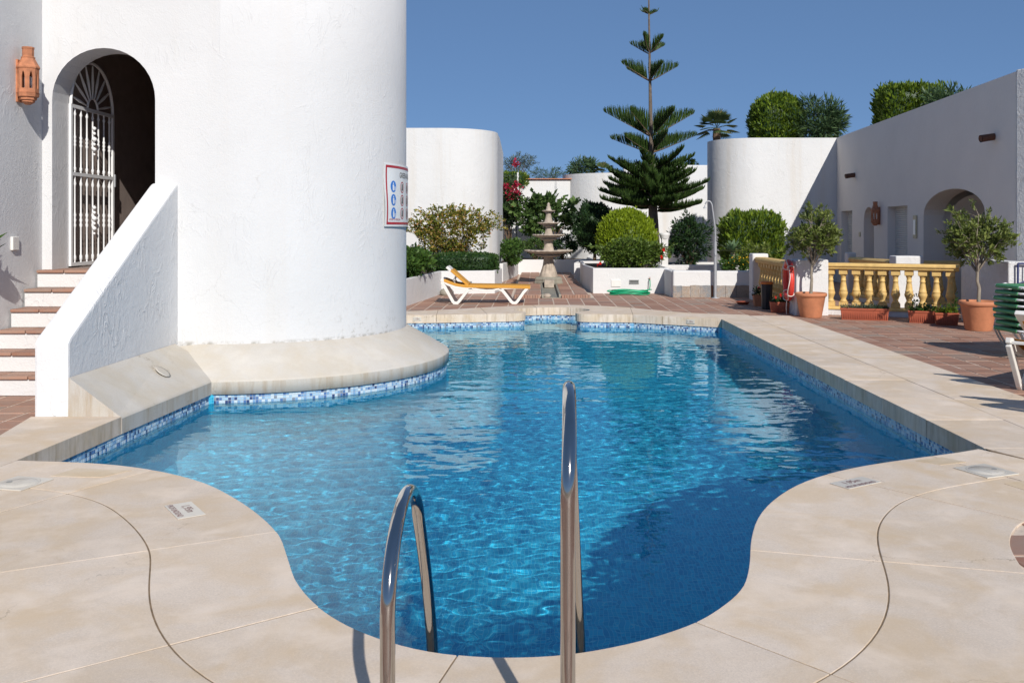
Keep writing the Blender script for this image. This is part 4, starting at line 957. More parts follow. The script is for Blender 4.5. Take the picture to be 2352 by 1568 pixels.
# ------------------------------------------------------------------ stack of green sunbeds
def sunbed():
    t = thing('stacked_sunbed', 'x', 'sunbed', (0, 0, 0)); Lb, Wb, r = 1.9, .66, .09
    P = []
    for cx, cy, a0 in ((Lb-r, r, -PI/2), (Lb-r, Wb-r, 0), (r, Wb-r, PI/2), (r, r, PI)):
        for a in np.linspace(a0, a0+PI/2, 6): P.append((cx+r*math.cos(a), cy+r*math.sin(a), 0))
    b = MB(); b.tube(P, .0135, 8, closed=True); b.build('frame', M['white_metal'], t)
    vs = []; fs = []; xs_ = [.015, .05, .10]+[.1+k*.17 for k in range(1, 11)]; pr = [(.03, -.030), (-.004, -.028), (-.018, -.005), (-.006, .016), (.05, .012), (.33, -.012), (.61, .012), (.666, .016), (.678, -.005), (.664, -.028), (.63, -.030)]
    for k, x in enumerate(xs_):
        for y, z in pr: vs.append((x+(.02 if k == 0 else 0), y, z))
    m = len(pr)
    for i in range(len(xs_)-1):
        for k in range(m-1): fs.append((i*m+k, (i+1)*m+k, (i+1)*m+k+1, i*m+k+1))
    b = MB(); b.add(vs, fs, True); b.build('sling', M['green_vinyl'], t)
    # end wrap around the head tube
    b = MB(); b.tube([(.0, y, -.004) for y in np.linspace(.09, .57, 8)], .024, 8); b.build('end_wrap', M['green_vinyl'], t)
    for x in (.17, 1.25):
        for y in (-.03, .69):
            b = MB(); b.tube([(x-.03, y, .0), (x+.01, y, .012), (x+.05, y, .0), (x+.12, y, -.06), (x+.19, y, -.15), (x+.24, y, -.24), (x+.27, y, -.33)], .0145, 8); b.build('leg', M['white_metal'], t)
    return t
bed0 = sunbed(); SK = 8
names = ['lowest', 'second', 'third', 'fourth', 'fifth', 'sixth', 'seventh', 'topmost']
for k in range(SK):
    o = bed0 if k == 0 else copy_tree(bed0)
    o.location = (5.83+rnd.uniform(-.015, .015), 11.22+rnd.uniform(-.02, .02), .355+k*.0755); o.rotation_euler = (0, 0, .06+rnd.uniform(-.02, .02))
    tag(o, 'green vinyl sunbed, %s of the stack at the right edge' % (names[k] if k in (0, 7) else names[k]+' from the bottom'), 'sunbed', 'stacked green sunbeds')
# legs of the lowest bed reach the floor
for y in (.03, .63):
    for x0, x1 in ((.02, .22), (.06, .27)):
        b = MB(); b.tube([(x0, y, -.02), (x0+.05, y, -.12), (x1, y, -.355)], .013, 8); b.build('leg', M['galv'], bed0)
for y in (.03, .63): b = MB(); b.tube([(1.7, y, -.02), (1.65, y, -.355)], .013, 8); b.build('leg', M['galv'], bed0)
# ------------------------------------------------------------------ lifebuoy, bin, pots
lb = thing('lifebuoy', 'red lifebuoy with white rope hanging on the white pillar side', 'lifebuoy', (4.70, 17.42, .63), math.radians(-6))
b = MB(); R0, r0 = .33, .062; vs = []; fs = []
for i in range(36):
    a = 2*PI*i/36
    for k in range(12): q = 2*PI*k/12; rr_ = R0+r0*math.cos(q); vs.append((r0*.9*math.sin(q), rr_*math.cos(a), rr_*math.sin(a)))
for i in range(36):
    for k in range(12): fs.append((i*12+k, ((i+1) % 36)*12+k, ((i+1) % 36)*12+(k+1) % 12, i*12+(k+1) % 12))
b.add(vs, fs, True); b.build('ring', M['red'], lb)
for a in (PI/4, 3*PI/4, 5*PI/4, 7*PI/4):
    b = MB(); b.tube([(.0605*math.sin(q), (R0+.066*math.cos(q))*math.cos(a), (R0+.066*math.cos(q))*math.sin(a)) for q in np.linspace(0, 2*PI, 13)], .009, 6); b.build('band', M['rope'], lb)
b = MB(); b.tube([(-.05-.02*math.sin(4*a), (R0+.08)*math.cos(a)*(1-.12*math.sin(2*a)**2), (R0+.07)*math.sin(a)-.03*math.cos(2*a)) for a in np.linspace(0, 2*PI, 60)], .008, 6); b.tube([(-.05, -.1, -.38), (-.06, -.12, -.50), (-.05, -.10, -.62)], .008, 6); b.build('rope', M['rope'], lb)
b = MB(); b.tube([(.08, 0, .30), (-.02, 0, .30), (-.03, 0, .33)], .008, 6); b.build('hook', M['galv'], lb)
bn = thing('waste_bin', 'black octagonal waste bin with orange lid beside the lifebuoy', 'bin', (4.56, 18.5, 0))
b = MB(); b.lathe([(.092, 0), (.098, .02), (.115, .44), (.118, .50)], 8, rot=PI/8, smooth=False); b.build('body', M['black'], bn)
b = MB(); b.lathe([(.122, .495), (.13, .50), (.13, .535), (.10, .55), (.095, .545)], 8, rot=PI/8, smooth=False); b.build('lid', M['orange_lid'], bn)

# ================================================================== plants
def fmesh(name, V, mat, parent, smooth=False):
    """V: (n,4,3) leaf quads as one mesh"""
    n = len(V); me = bpy.data.meshes.new(name); me.vertices.add(n*4); me.vertices.foreach_set('co', V.reshape(-1).astype(np.float32))
    me.loops.add(n*4); me.loops.foreach_set('vertex_index', np.arange(n*4, dtype=np.int32)); me.polygons.add(n)
    me.polygons.foreach_set('loop_start', np.arange(0, n*4, 4, dtype=np.int32)); me.polygons.foreach_set('loop_total', np.full(n, 4, np.int32)); me.update(calc_edges=True)
    return link(name, me, parent, mat)
RG = np.random.default_rng(5)
def unit(v): return v/np.maximum(1e-9, np.linalg.norm(v, axis=-1, keepdims=True))
def leafquads(P, D, Lw, asp=.42, jit=.5, fold=.12):
    """leaf blades starting at P, growing along D (jittered)"""
    n = len(P); D = unit(D+RG.normal(0, jit, (n, 3))); U = unit(np.cross(D, RG.normal(0, 1, (n, 3)))); Nn = np.cross(D, U)
    L_ = (Lw*np.clip(RG.lognormal(-.05, .32, n), .4, 1.9))[:, None]; w = L_*asp*.5
    a = P; c = P+D*L_; m1 = P+D*L_*.5+U*w+Nn*L_*fold*.3; m2 = P+D*L_*.5-U*w+Nn*L_*fold*.3
    return np.stack([a, m1, c, m2], 1)
def clumps(c, r, nc, cr, n, flat=.9, shell=.55):
    """points in leafy clumps spread through an ellipsoid; returns positions and outward directions"""
    u = unit(RG.normal(0, 1, (nc, 3))); rad = RG.uniform(.25, 1, (nc, 1))**.6; C = u*rad*np.array(r)*(1-cr*.6/np.max(r))
    k = RG.integers(0, nc, n); d = unit(RG.normal(0, 1, (n, 3))); q = RG.uniform(shell, 1, (n, 1))
    s = RG.uniform(.6, 1.25, (nc, 1))[k]; P = C[k]+d*q*cr*s*np.array([1, 1, flat]); return np.array(c)+P, d+.6*unit(P+1e-6)+np.array([0, 0, .35]), np.array(c)+C
def stems(base, tips, r0, mat, parent, name='stem', seg=5, wob=.08):
    b = MB()
    for t in tips:
        a = Vector(base)+Vector((rnd.uniform(-.05, .05), rnd.uniform(-.05, .05), 0)); e = Vector(t); P = []
        for i in range(seg+1):
            f = i/seg; p = a.lerp(e, f); p.z = a.z+(e.z-a.z)*f**.8; w = wob*math.sin(PI*f)
            P.append(p+Vector((rnd.uniform(-w, w), rnd.uniform(-w, w), rnd.uniform(-w, w)*.5)))
        b.tube(P, [r0*(1-.8*i/seg) for i in range(seg+1)], 5)
    return b.build(name, mat, parent, world=False)
def shrub(name, label, cat, base, c, r, leaf, n, nc, cr, mat, asp=.45, jit=.6, stem_r=.018, group=None, bark='bark', nstem=9, twigs=0, shell=.4):
    t = thing(name, label, cat, base, 0, group); P, D, C = clumps(np.array(c)-np.array(base), r, nc, cr, n, shell=shell)
    if twigs:
        u = unit(RG.normal(0, 1, (twigs, 3))*np.array([1, .5, .8])); u[:, 2] = np.abs(u[:, 2])*.8
        for q in u:
            f = np.linspace(.85, 1.35, 26)[:, None]; p = np.array(c)-np.array(base)+q*np.array(r)*f+RG.normal(0, .02, (26, 3)); P = np.concatenate([P, p]); D = np.concatenate([D, np.tile(q, (26, 1))])
    fmesh('foliage', leafquads(P, D, leaf, asp, jit), M[mat], t)
    idx = RG.choice(len(C), min(nstem, len(C)), replace=False); stems((0, 0, 0), [tuple(C[i]) for i in idx], stem_r, M[bark], t)
    return t
def flowers(t, pts, mat, size=.05, n=7, name='flower'):
    for p in pts:
        d = unit(RG.normal(0, 1, (n, 3))+np.array([0, -.8, .4])); V = leafquads(np.tile(np.array(p), (n, 1)), d, size, .9, .2); fmesh(name, V, M[mat], t)
def lumpy(u, sc, seed, amp):
    f = np.zeros(len(u)); r = np.random.default_rng(seed)
    for k in range(7): w = r.normal(0, sc, 3); f += np.sin(u@w+r.uniform(0, 6.28))
    return f*amp/2.6
def topiary(name, label, cat, base, c, r, n, mat, leaf=.07, power=2.0, lump=.03, sc=7, up=.8, trunk=None, asp=.35, core=.90, core_mat='lf_dark', zcut=None, group=None, jit=.35):
    """clipped ball or block: superellipsoid surface packed with small upright sprays over a dark core"""
    t = thing(name, label, cat, base, 0, group); u = unit(RG.normal(0, 1, (n, 3)))
    if zcut is not None: u = u[u[:, 2] > zcut]
    k = (np.abs(u)**power).sum(1)**(-1/power); S_ = u*k[:, None]; f = 1+lumpy(S_, sc, hash(label) % 1000, lump)
    depth = RG.uniform(.86, 1.0, len(u))**1; P = (np.array(c)-np.array(base))+S_*np.array(r)*(f*depth)[:, None]
    nrm = unit(u*np.abs(u)**(power-2)/np.array(r)) if power > 2 else unit(S_/np.array(r)**1)
    stray = RG.random(len(P)) < .035; P[stray] += (nrm[stray]*.6+np.array([0, 0, .5]))*RG.uniform(.2, 1.1, (stray.sum(), 1))*leaf
    D = nrm*(1-up*.55)+np.array([0, 0, up]); fmesh('foliage', leafquads(P-D*leaf*.3, D, leaf, asp, jit), M[mat], t)
    b = MB(); vs = []; fs = []; na, nz = 28, 14
    for i in range(nz+1):
        th = PI*i/nz
        for j in range(na):
            ph = 2*PI*j/na; q = np.array([math.sin(th)*math.cos(ph), math.sin(th)*math.sin(ph), math.cos(th)]); kk = (np.abs(q)**power).sum()**(-1/power); q = q*kk
            ff = 1+lumpy(q[None], sc, hash(label) % 1000, lump)[0]; p = (np.array(c)-np.array(base))+q*np.array(r)*core*ff; vs.append(tuple(p))
    for i in range(nz):
        for j in range(na): fs.append((i*na+j, i*na+(j+1) % na, (i+1)*na+(j+1) % na, (i+1)*na+j))
    b.add(vs, fs, True); b.build('inner_growth', M[core_mat], t)
    if trunk: b = MB(); b.tube([(0, 0, 0), (.01, 0, trunk*.5), (0, 0, trunk)], [.06, .05, .045], 8); b.build('trunk', M['bark'], t)
    return t
import zlib
def hash(s): return zlib.crc32(s.encode())
# ---- potted trees
def pot(t, r, h, mat='clay'):
    b = MB(); b.lathe([(r*.66, 0), (r*.70, .02), (r*.92, h*.82), (r*.94, h*.84), (r*1.0, h*.86), (r*1.03, h*.90), (r*1.03, h*.97), (r*.98, h), (r*.88, h), (r*.86, h*.93), (.01, h*.92)], 36); b.build('pot', M[mat], t)
    b = MB(); b.lathe([(r*.86, h*.925), (r*.5, h*.935), (.01, h*.94)], 24, cap=False); b.build('soil', M['soil'], t)
def potted_tree(loc, label, pr, ph, tr_h, cz, crown, lean=0, n=8800):
    t = thing('potted_tree', label, 'potted tree', loc, 0, 'trees in big clay pots'); pot(t, pr, ph)
    b = MB(); top = (lean, 0, tr_h); b.tube([(0, 0, ph*.9), (lean*.2+.012, 0, (ph+tr_h)*.45), (lean*.7-.01, .01, (ph+tr_h)*.52), top], [.030, .026, .024, .022], 10); b.build('trunk', M['bark_g'], t)
    b = MB(); tips = []
    for k in range(24):
        u = unit(RG.normal(0, 1, 3)*np.array([1, .9, .8])); u[2] = abs(u[2])*1.25-.42; e = Vector((lean, 0, cz))+Vector((u[0]*crown[0]*.8, u[1]*crown[1]*.8, u[2]*crown[2]*.8)); s0 = Vector(top)-Vector((0, 0, rnd.uniform(0, .15)))
        m1 = s0.lerp(e, .5)+Vector((rnd.uniform(-.05, .05), rnd.uniform(-.05, .05), rnd.uniform(0, .06))); b.tube([s0, m1, e], [.014, .009, .004], 5)
        for j in range(9):
            f = rnd.uniform(.35, 1); p0 = s0.lerp(m1, min(1, f*2)) if f < .5 else m1.lerp(e, f*2-1)
            d = Vector(unit(RG.normal(0, 1, 3)+np.array([u[0], u[1], max(.2, u[2])+.5]))); q = p0+d*rnd.uniform(.10, .26); b.tube([p0, p0.lerp(q, .5)+Vector((0, 0, .01)), q], [.005, .0035, .002], 4); tips.append(q)
    b.build('branches', M['bark_g'], t)
    T = np.array([tuple(q) for q in tips]); k = RG.integers(0, len(T), n); back = RG.uniform(0, 1, n)**1.6
    P = T[k]+RG.normal(0, .018, (n, 3))+(np.array([lean, 0, cz])-T[k])*(back*.30)[:, None]; D = unit(T[k]-np.array([lean, 0, cz-.35]))+np.array([0, 0, .35])
    fmesh('foliage', leafquads(P, D, .060, .34, .75), M['lf_olive'], t); return t
potted_tree((4.95, 16.86, 0), 'small olive-green tree in a clay pot beside the lifebuoy pillar', .275, .44, 1.05, 1.56, (.46, .40, .56), .03)
potted_tree((6.95, 14.7, 0), 'small olive-green tree in a clay pot between balustrade and green stack', .285, .46, 1.02, 1.50, (.50, .42, .55), -.01)
def box_planter(loc, rz, L_, label, plants):
    t = thing('planter_box', label, 'planter box', loc, rz, 'terracotta planter boxes'); h, w = .205, .19
    b = MB(); vs = [(-L_/2+.02, -w/2+.02, 0), (L_/2-.02, -w/2+.02, 0), (L_/2-.02, w/2-.02, 0), (-L_/2+.02, w/2-.02, 0), (-L_/2, -w/2, h), (L_/2, -w/2, h), (L_/2, w/2, h), (-L_/2, w/2, h), (-L_/2+.018, -w/2+.018, h), (L_/2-.018, -w/2+.018, h), (L_/2-.018, w/2-.018, h), (-L_/2+.018, w/2-.018, h)]
    fs = [(3, 2, 1, 0)]+[(i, (i+1) % 4, 4+(i+1) % 4, 4+i) for i in range(4)]+[(4+i, 4+(i+1) % 4, 8+(i+1) % 4, 8+i) for i in range(4)]
    b.add(vs, fs); b.add([(x, y, z-.02) for x, y, z in vs[8:]]+[vs[8], vs[9], vs[10], vs[11]], [(0, 1, 2, 3)]+[(i, (i+1) % 4, 4+(i+1) % 4, 4+i) for i in range(4)])
    n = int(L_/.03)
    for k in range(n): x = -L_/2+.03+(L_-.06)*k/(n-1); b.box((x, -w/2+.006, h*.5), (.008, .012, h*.72), rx=-.10)
    b.box((0, -w/2-.002, h-.015), (L_+.01, .012, .03)); b.build('box', M['boxclay'], t)
    for (x, y, rx, rz_, n, mat, lf, asp, up) in plants:
        P = np.stack([RG.normal(x, rx*.5, n).clip(-L_/2+.03, L_/2-.03), RG.normal(y, .035, n), h-.02+np.abs(RG.normal(0, rz_*.5, n))], 1); D = RG.normal(0, .5, (n, 3)); D[:, 2] = up
        fmesh('plant', leafquads(P, D, lf, asp, .3), M[mat], t)
    return t
box_planter((5.74, 16.36, 0), -.30, .80, 'long terracotta planter box with grey-green tufts before the left of the front balustrade', [(0, 0, .42, .03, 900, 'lf_grey', .06, .12, .9), (.2, 0, .25, .03, 300, 'lf_ole', .06, .14, .9)])
box_planter((6.54, 15.86, 0), -.34, .44, 'terracotta planter box with leafy sprigs, left one of the pair by the right pot', [(0, 0, .24, .10, 380, 'lf_green', .05, .45, .7), (-.1, 0, .05, .30, 60, 'lf_green', .045, .45, .5)])
box_planter((6.80, 15.50, 0), -.30, .36, 'terracotta planter box with leafy sprigs, right one of the pair by the right pot', [(0, 0, .20, .10, 320, 'lf_hedge', .05, .45, .7), (.13, 0, .03, .42, 70, 'lf_green', .045, .45, .5)])
b2 = box_planter((4.62, 17.75, 0), -.15, .36, 'terracotta planter box with red geraniums in the shade below the lifebuoy', [(0, 0, .2, .06, 200, 'lf_dark', .05, .7, .6)])
flowers(b2, [(x, y, .27+.1*rnd.random()) for x, y in ((-.08, 0), (.02, -.04), (.1, .01), (.05, .05))], 'fl_hib', .035)
sq = thing('flower_pot', 'small square terracotta pot with a geranium behind the black bin', 'flower pot', (4.55, 19.25, 0))
b = MB(); b.lathe([(.085, 0), (.115, .20), (.12, .21), (.12, .23), (.10, .23), (.098, .20), (.01, .20)], 4, rot=PI/4, smooth=False); b.build('pot', M['clay'], sq)
P = RG.normal(0, .05, (120, 3))+np.array([0, 0, .29]); fmesh('plant', leafquads(P, np.tile([0, 0, .4], (120, 1)), .05, .7, .6), M['lf_dark'], sq); flowers(sq, [(.02, -.03, .38), (.06, 0, .36)], 'fl_hib', .03)
b = MB(); b.lathe([(.10, 0), (.15, .05), (.155, .055), (.14, .055), (.10, .02), (.01, .015)], 20, (4.36, 19.72, 0)); tag(b.build('plant_saucer', M['boxclay']), 'empty terracotta saucer on the floor left of the square pot', 'saucer')
wp = thing('wall_pot', 'clay wall pot with spiky plant on the left wall at the frame edge', 'wall pot', (-5.33, 9.06, 1.28))
b = MB(); b.lathe([(.05, 0), (.10, .06), (.125, .16), (.12, .17), (.01, .15)], 16); b.build('pot', M['clay'], wp)
P = RG.normal(0, .03, (90, 3))+np.array([0, 0, .16]); fmesh('plant', leafquads(P, np.tile([0, 0, .8], (90, 1)), .13, .14, .8), M['lf_green'], wp)
# ---- beds of the courtyard
shrub('leafy_shrub', 'glossy green leafy shrub in the left planter beside the tower', 'shrub', (-2.9, 21.2, .45), (-2.85, 21.2, .82), (.55, 1.35, .30), .095, 4200, 60, .17, 'lf_green', .55, shell=.2)
topiary('low_hedge', 'low clipped dark hedge along the left planter', 'hedge', (-1.75, 23.6, .45), (-1.75, 23.55, .72), (.80, .50, .26), 9000, 'lf_box', .05, 5, .03, 9, .4, asp=.5, jit=.6)
shrub('yellowing_shrub', 'loose shrub with yellow and bronze leaves before the far white building', 'shrub', (-2.0, 24.4, .45), (-2.12, 24.4, 1.50), (1.08, .55, .70), .060, 9500, 120, .14, 'lf_yel', .6, twigs=60, nstem=22, stem_r=.012)
shrub('leafy_shrub', 'bright green shrub left of the fountain in the narrow planter', 'shrub', (-.85, 29.2, .45), (-.80, 29.3, .85), (.42, 1.0, .42), .085, 2600, 34, .16, 'lf_green', .5)
shrub('leafy_shrub', 'mixed low green shrub on the courtyard back planter left of the fountain stem', 'shrub', (0.0, 33.0, .45), (-.05, 33.0, .92), (.55, .35, .42), .085, 1500, 26, .15, 'lf_fig', .5)
shrub('fig_shrub', 'broad dark-leaved fig shrub against the white wall behind the fountain', 'shrub', (.35, 34.2, .40), (.30, 34.0, 2.02), (1.25, .55, .82), .17, 2300, 46, .22, 'lf_fig', .6, .6, stem_r=.035, nstem=14, shell=.3, twigs=8)
shrub('leafy_shrub', 'dark low shrub right of the fountain stem on the back planter', 'shrub', (.95, 33.2, .45), (1.0, 33.0, .95), (.55, .35, .40), .09, 1500, 26, .15, 'lf_dark', .5)
bg = shrub('bougainvillea', 'bougainvillea with crimson bracts climbing the wall beside the far building', 'climber', (-1.0, 34.6, .40), (-.98, 34.5, 2.45), (.42, .40, 1.05), .10, 3000, 46, .20, 'lf_dark', .5, nstem=16)
for (x, z, rr_) in ((-.75, 2.95, .26), (-.95, 2.70, .20), (-1.1, 3.1, .16), (-.70, 3.2, .14), (-.85, 2.35, .14), (-.62, 1.95, .12), (-.72, 3.95, .14)):
    n = int(130*rr_/.2); P = RG.normal(0, rr_*.40, (n, 3))+np.array([x+1.0, -.42, z-.40]); fmesh('flower', leafquads(P, RG.normal(0, 1, (n, 3)), .065, .8, .3), M['fl_red'], bg)
topiary('clipped_hedge', 'clipped green hedge top above the bougainvillea wall', 'hedge', (-1.6, 36.3, 3.0), (-1.3, 36.2, 3.45), (1.0, .5, .30), 4200, 'lf_hedge', .09, 5, .03, 8, .5)
topiary('lumpy_topiary', 'dark lumpy clipped conifer between fountain and lime ball', 'topiary', (1.85, 29.6, .45), (1.85, 29.6, 1.62), (.62, .55, .72), 9000, 'lf_dark', .09, 2.6, .13, 6, .8, trunk=.6)
topiary('topiary_ball', 'lime-green clipped topiary ball in the planter right of the fountain', 'topiary', (2.45, 25.3, .5), (2.45, 25.35, 1.30), (.82, .72, .82), 20000, 'lf_lime', .085, 2.0, .025, 12, 1.0, asp=.3, core_mat='lf_hedge')
hb = shrub('hibiscus_shrub', 'green hibiscus shrub with red flowers below the lime topiary ball', 'shrub', (2.45, 23.9, .5), (2.47, 23.85, .96), (.94, .42, .40), .07, 7600, 90, .16, 'lf_hib', .5, twigs=10, nstem=16, bark='bark_g', shell=.3)
flowers(hb, [(-.82, -.38, .22), (.76, -.38, .58), (-.88, -.3, .16), (.7, -.35, .35)], 'fl_hib', .06, 9)
shrub('dark_shrub', 'tall dark oleander-like shrub right of the pine trunk', 'shrub', (4.35, 26.7, .5), (4.35, 26.7, 1.25), (.68, .5, .82), .11, 4200, 60, .22, 'lf_dark', .32, nstem=16)
topiary('block_hedge', 'clipped green block hedge before the round white building at right', 'hedge', (5.42, 23.6, .3), (5.42, 23.6, 1.33), (.74, .62, .66), 15000, 'lf_hedge', .095, 4.5, .05, 8, .95, trunk=.8, asp=.32)
ag = thing('agave', 'pale green agave rosette in front of the block hedge', 'agave', (4.78, 22.75, .50))
b = MB(); b.tube([(0, 0, 0), (.02, 0, .25), (0, 0, .52)], [.06, .05, .05], 8); b.build('stem', M['bark_g'], ag)
for k in range(26):
    a = k*2.399; el = .25+1.1*(k/26); L_ = rnd.uniform(.30, .40); d = Vector((math.cos(a)*math.cos(el), math.sin(a)*math.cos(el), math.sin(el))); sd = d.cross(Vector((0, 0, 1))).normalized(); nn_ = sd.cross(d); vs = []; fs = []
    for i, (f, w) in enumerate(((0, .02), (.25, .042), (.55, .045), (.8, .028), (1, .002))):
        c = Vector((0, 0, .52))+d*L_*f-Vector((0, 0, .10*f*f*(1-el/1.5))); vs += [c-sd*w+nn_*.012, c-nn_*.008, c+sd*w+nn_*.012]
    for i in range(4):
        for q in range(2): fs.append((i*3+q, i*3+q+1, (i+1)*3+q+1, (i+1)*3+q))
    b = MB(); b.add(vs, fs, True); b.build('leaf', M['lf_agave'], ag)
lt = shrub('lantana', 'low lantana with yellow flowers behind the slate-clad wall', 'flowering plant', (4.75, 22.25, .42), (4.75, 22.25, .72), (.42, .30, .20), .05, 2200, 34, .11, 'lf_green', .55, nstem=8, stem_r=.006)
flowers(lt, [(RG.uniform(-.36, .36), RG.uniform(-.32, .1), .28+RG.uniform(.0, .22)) for _ in range(26)], 'fl_yel', .028, 6)
shrub('leafy_shrub', 'thin shrub between the block hedge and the far white pillar', 'shrub', (5.25, 22.3, .42), (5.30, 22.3, .95), (.42, .28, .34), .05, 1300, 26, .11, 'lf_olive', .4, twigs=8)
# ---- skyline plants on the upper garden
shrub('olive_shrub', 'grey-green wispy olive above the wall left of the fig shrub', 'shrub', (-.75, 39.0, 3.3), (-.72, 39.0, 4.28), (.68, .45, .42), .085, 1900, 34, .20, 'lf_grey', .22, twigs=14, nstem=12, stem_r=.03)
shrub('wispy_shrub', 'low feathery green shrub on the skyline left of the round garden building', 'shrub', (.45, 38.8, 3.3), (.45, 38.8, 3.80), (.70, .4, .30), .10, 1300, 30, .16, 'lf_ole', .14, twigs=18)
shrub('oleander', 'oleander bush above the round garden building behind the fountain', 'shrub', (1.85, 39.0, 3.3), (1.85, 39.0, 4.15), (.76, .5, .42), .15, 2200, 36, .22, 'lf_ole', .2, nstem=14)
shrub('small_bush', 'small round bush on the skyline right of the pine', 'shrub', (6.45, 40.0, 3.3), (6.45, 40.0, 4.25), (.52, .4, .45), .08, 1600, 26, .17, 'lf_hedge', .5)
def fan_palm(label, loc, h, R_, n, tr=.10):
    t = thing('fan_palm', label, 'palm', loc); b = MB(); P = [(0, 0, z) for z in np.linspace(0, h, 9)]; b.tube(P, [tr*(1.15 if i % 2 else 1) for i in range(9)], 9); b.build('trunk', M['bark'], t); V = []
    for k in range(n):
        a = k*2.399; el = 1.35-1.85*(k/n)**1.2; d = np.array([math.cos(a)*math.cos(el), math.sin(a)*math.cos(el), math.sin(el)]); st_ = np.array([0, 0, h])+d*R_*.45; up = np.array([0, 0, 1.0]); sd = unit(np.cross(d, up)+1e-6)
        w = sd*.012; V.append(np.stack([np.array([0, 0, h])-w, np.array([0, 0, h])+w, st_+w, st_-w]))
        for j in range(15):
            q = -1.25+2.5*j/14; dd = unit(d*math.cos(q)+sd*math.sin(q)); tip = st_+dd*R_*.55*(1-.1*abs(q))-np.array([0, 0, .10*R_]); nw = unit(np.cross(dd, np.cross(d, sd)))*.034; mid = (st_+tip)/2+np.array([0, 0, .03]); V.append(np.stack([st_, mid+nw, tip, mid-nw]))
    fmesh('fronds', np.array(V), M['palm'], t); return t
fan_palm('fan palm rising behind the round white building at right', (7.46, 38.6, 3.3), 2.40, 1.0, 26, .15)
fan_palm('small fan palm on the skyline left of the pine', (2.75, 38.6, 3.3), .55, .62, 12, .06)
topiary('roof_topiary', 'round clipped green topiary above the white round building at right', 'topiary', (8.05, 31.2, 3.7), (8.02, 31.2, 5.05), (.88, .8, .98), 15000, 'lf_hedge', .11, 2.6, .06, 9, .9)
shrub('oleander', 'tall oleander beside the round topiary on the right roof garden', 'shrub', (9.25, 30.6, 3.7), (9.25, 30.6, 5.02), (.98, .6, .92), .22, 4200, 60, .26, 'lf_ole', .15, .45, nstem=20, shell=.3)
topiary('roof_hedge', 'clipped block hedge above the shaded building side', 'hedge', (10.4, 26.2, 3.7), (10.45, 26.2, 4.74), (.83, .7, .82), 15000, 'lf_hedge', .11, 9, .05, 8, .9)
shrub('oleander', 'oleander right of the block hedge above the shaded building side', 'shrub', (11.0, 24.6, 3.7), (10.95, 24.6, 4.80), (.85, .5, .62), .15, 3400, 46, .22, 'lf_ole', .2, nstem=14)
# ---- Norfolk pine
pn = thing('norfolk_pine', 'tall tiered Norfolk Island pine behind the topiary ball', 'pine', (3.44, 27.5, .45))
b = MB(); b.tube([(.02, 0, 0), (.03, 0, .8), (-.01, 0, 1.9), (-.05, 0, 3.4), (-.09, 0, 5.5), (-.12, 0, 7.4), (-.13, 0, 8.9)], [.20, .17, .13, .075, .042, .026, .012], 10); b.build('trunk', M['bark_p'], pn)
def trx(z): return np.interp(z, [0, 1.9, 3.4, 5.5, 7.4, 8.9], [.02, -.01, -.05, -.09, -.12, -.13])
wh = [(7.42, .20, .10, 4, 0), (6.28, .60, .33, 5, 0), (5.47, .80, .46, 5, 0), (3.84, 1.42, .62, 6, 0), (3.34, 1.26, .42, 6, 0), (2.84, 1.22, .40, 8, 1), (2.62, 1.25, .34, 9, 1), (2.40, 1.40, .34, 9, 1), (2.18, 1.82, .32, 8, 1), (1.98, 1.62, .24, 9, 1), (1.76, 1.50, .10, 9, 1)]
VQ = []; br = MB(); ang0 = .3
def strand(P0, d0, L_, up, w):
    """one upswept branchlet: a bent tail of crossed blades bristling with short needles"""
    P1 = P0+d0*L_*.45+np.array([0, 0, up*.25*L_]); P2 = P1+unit(d0*.55+np.array([0, 0, up]))*L_*.40; P3 = P2+unit(d0*.25+np.array([0, 0, up*1.2]))*L_*.28
    for (A_, B_, w0, w1) in ((P0, P1, w*.8, w), (P1, P2, w, w*.85), (P2, P3, w*.85, w*.15)):
        t_ = unit(B_-A_); u1 = unit(np.cross(t_, np.array([.3, .2, 1.0])+RG.normal(0, .2, 3))); u2 = np.cross(t_, u1)
        VQ.append(np.stack([A_-u1*w0, A_+u1*w0, B_+u1*w1, B_-u1*w1])); VQ.append(np.stack([A_-u2*w0, A_+u2*w0, B_+u2*w1, B_-u2*w1]))
        for q in range(4):
            c0 = A_+(B_-A_)*rnd.random(); nd = unit(t_*.9+RG.normal(0, .6, 3)); VQ.append(np.stack([c0, c0+nd*.02+u1*.005, c0+nd*.05, c0+nd*.02-u1*.005]))
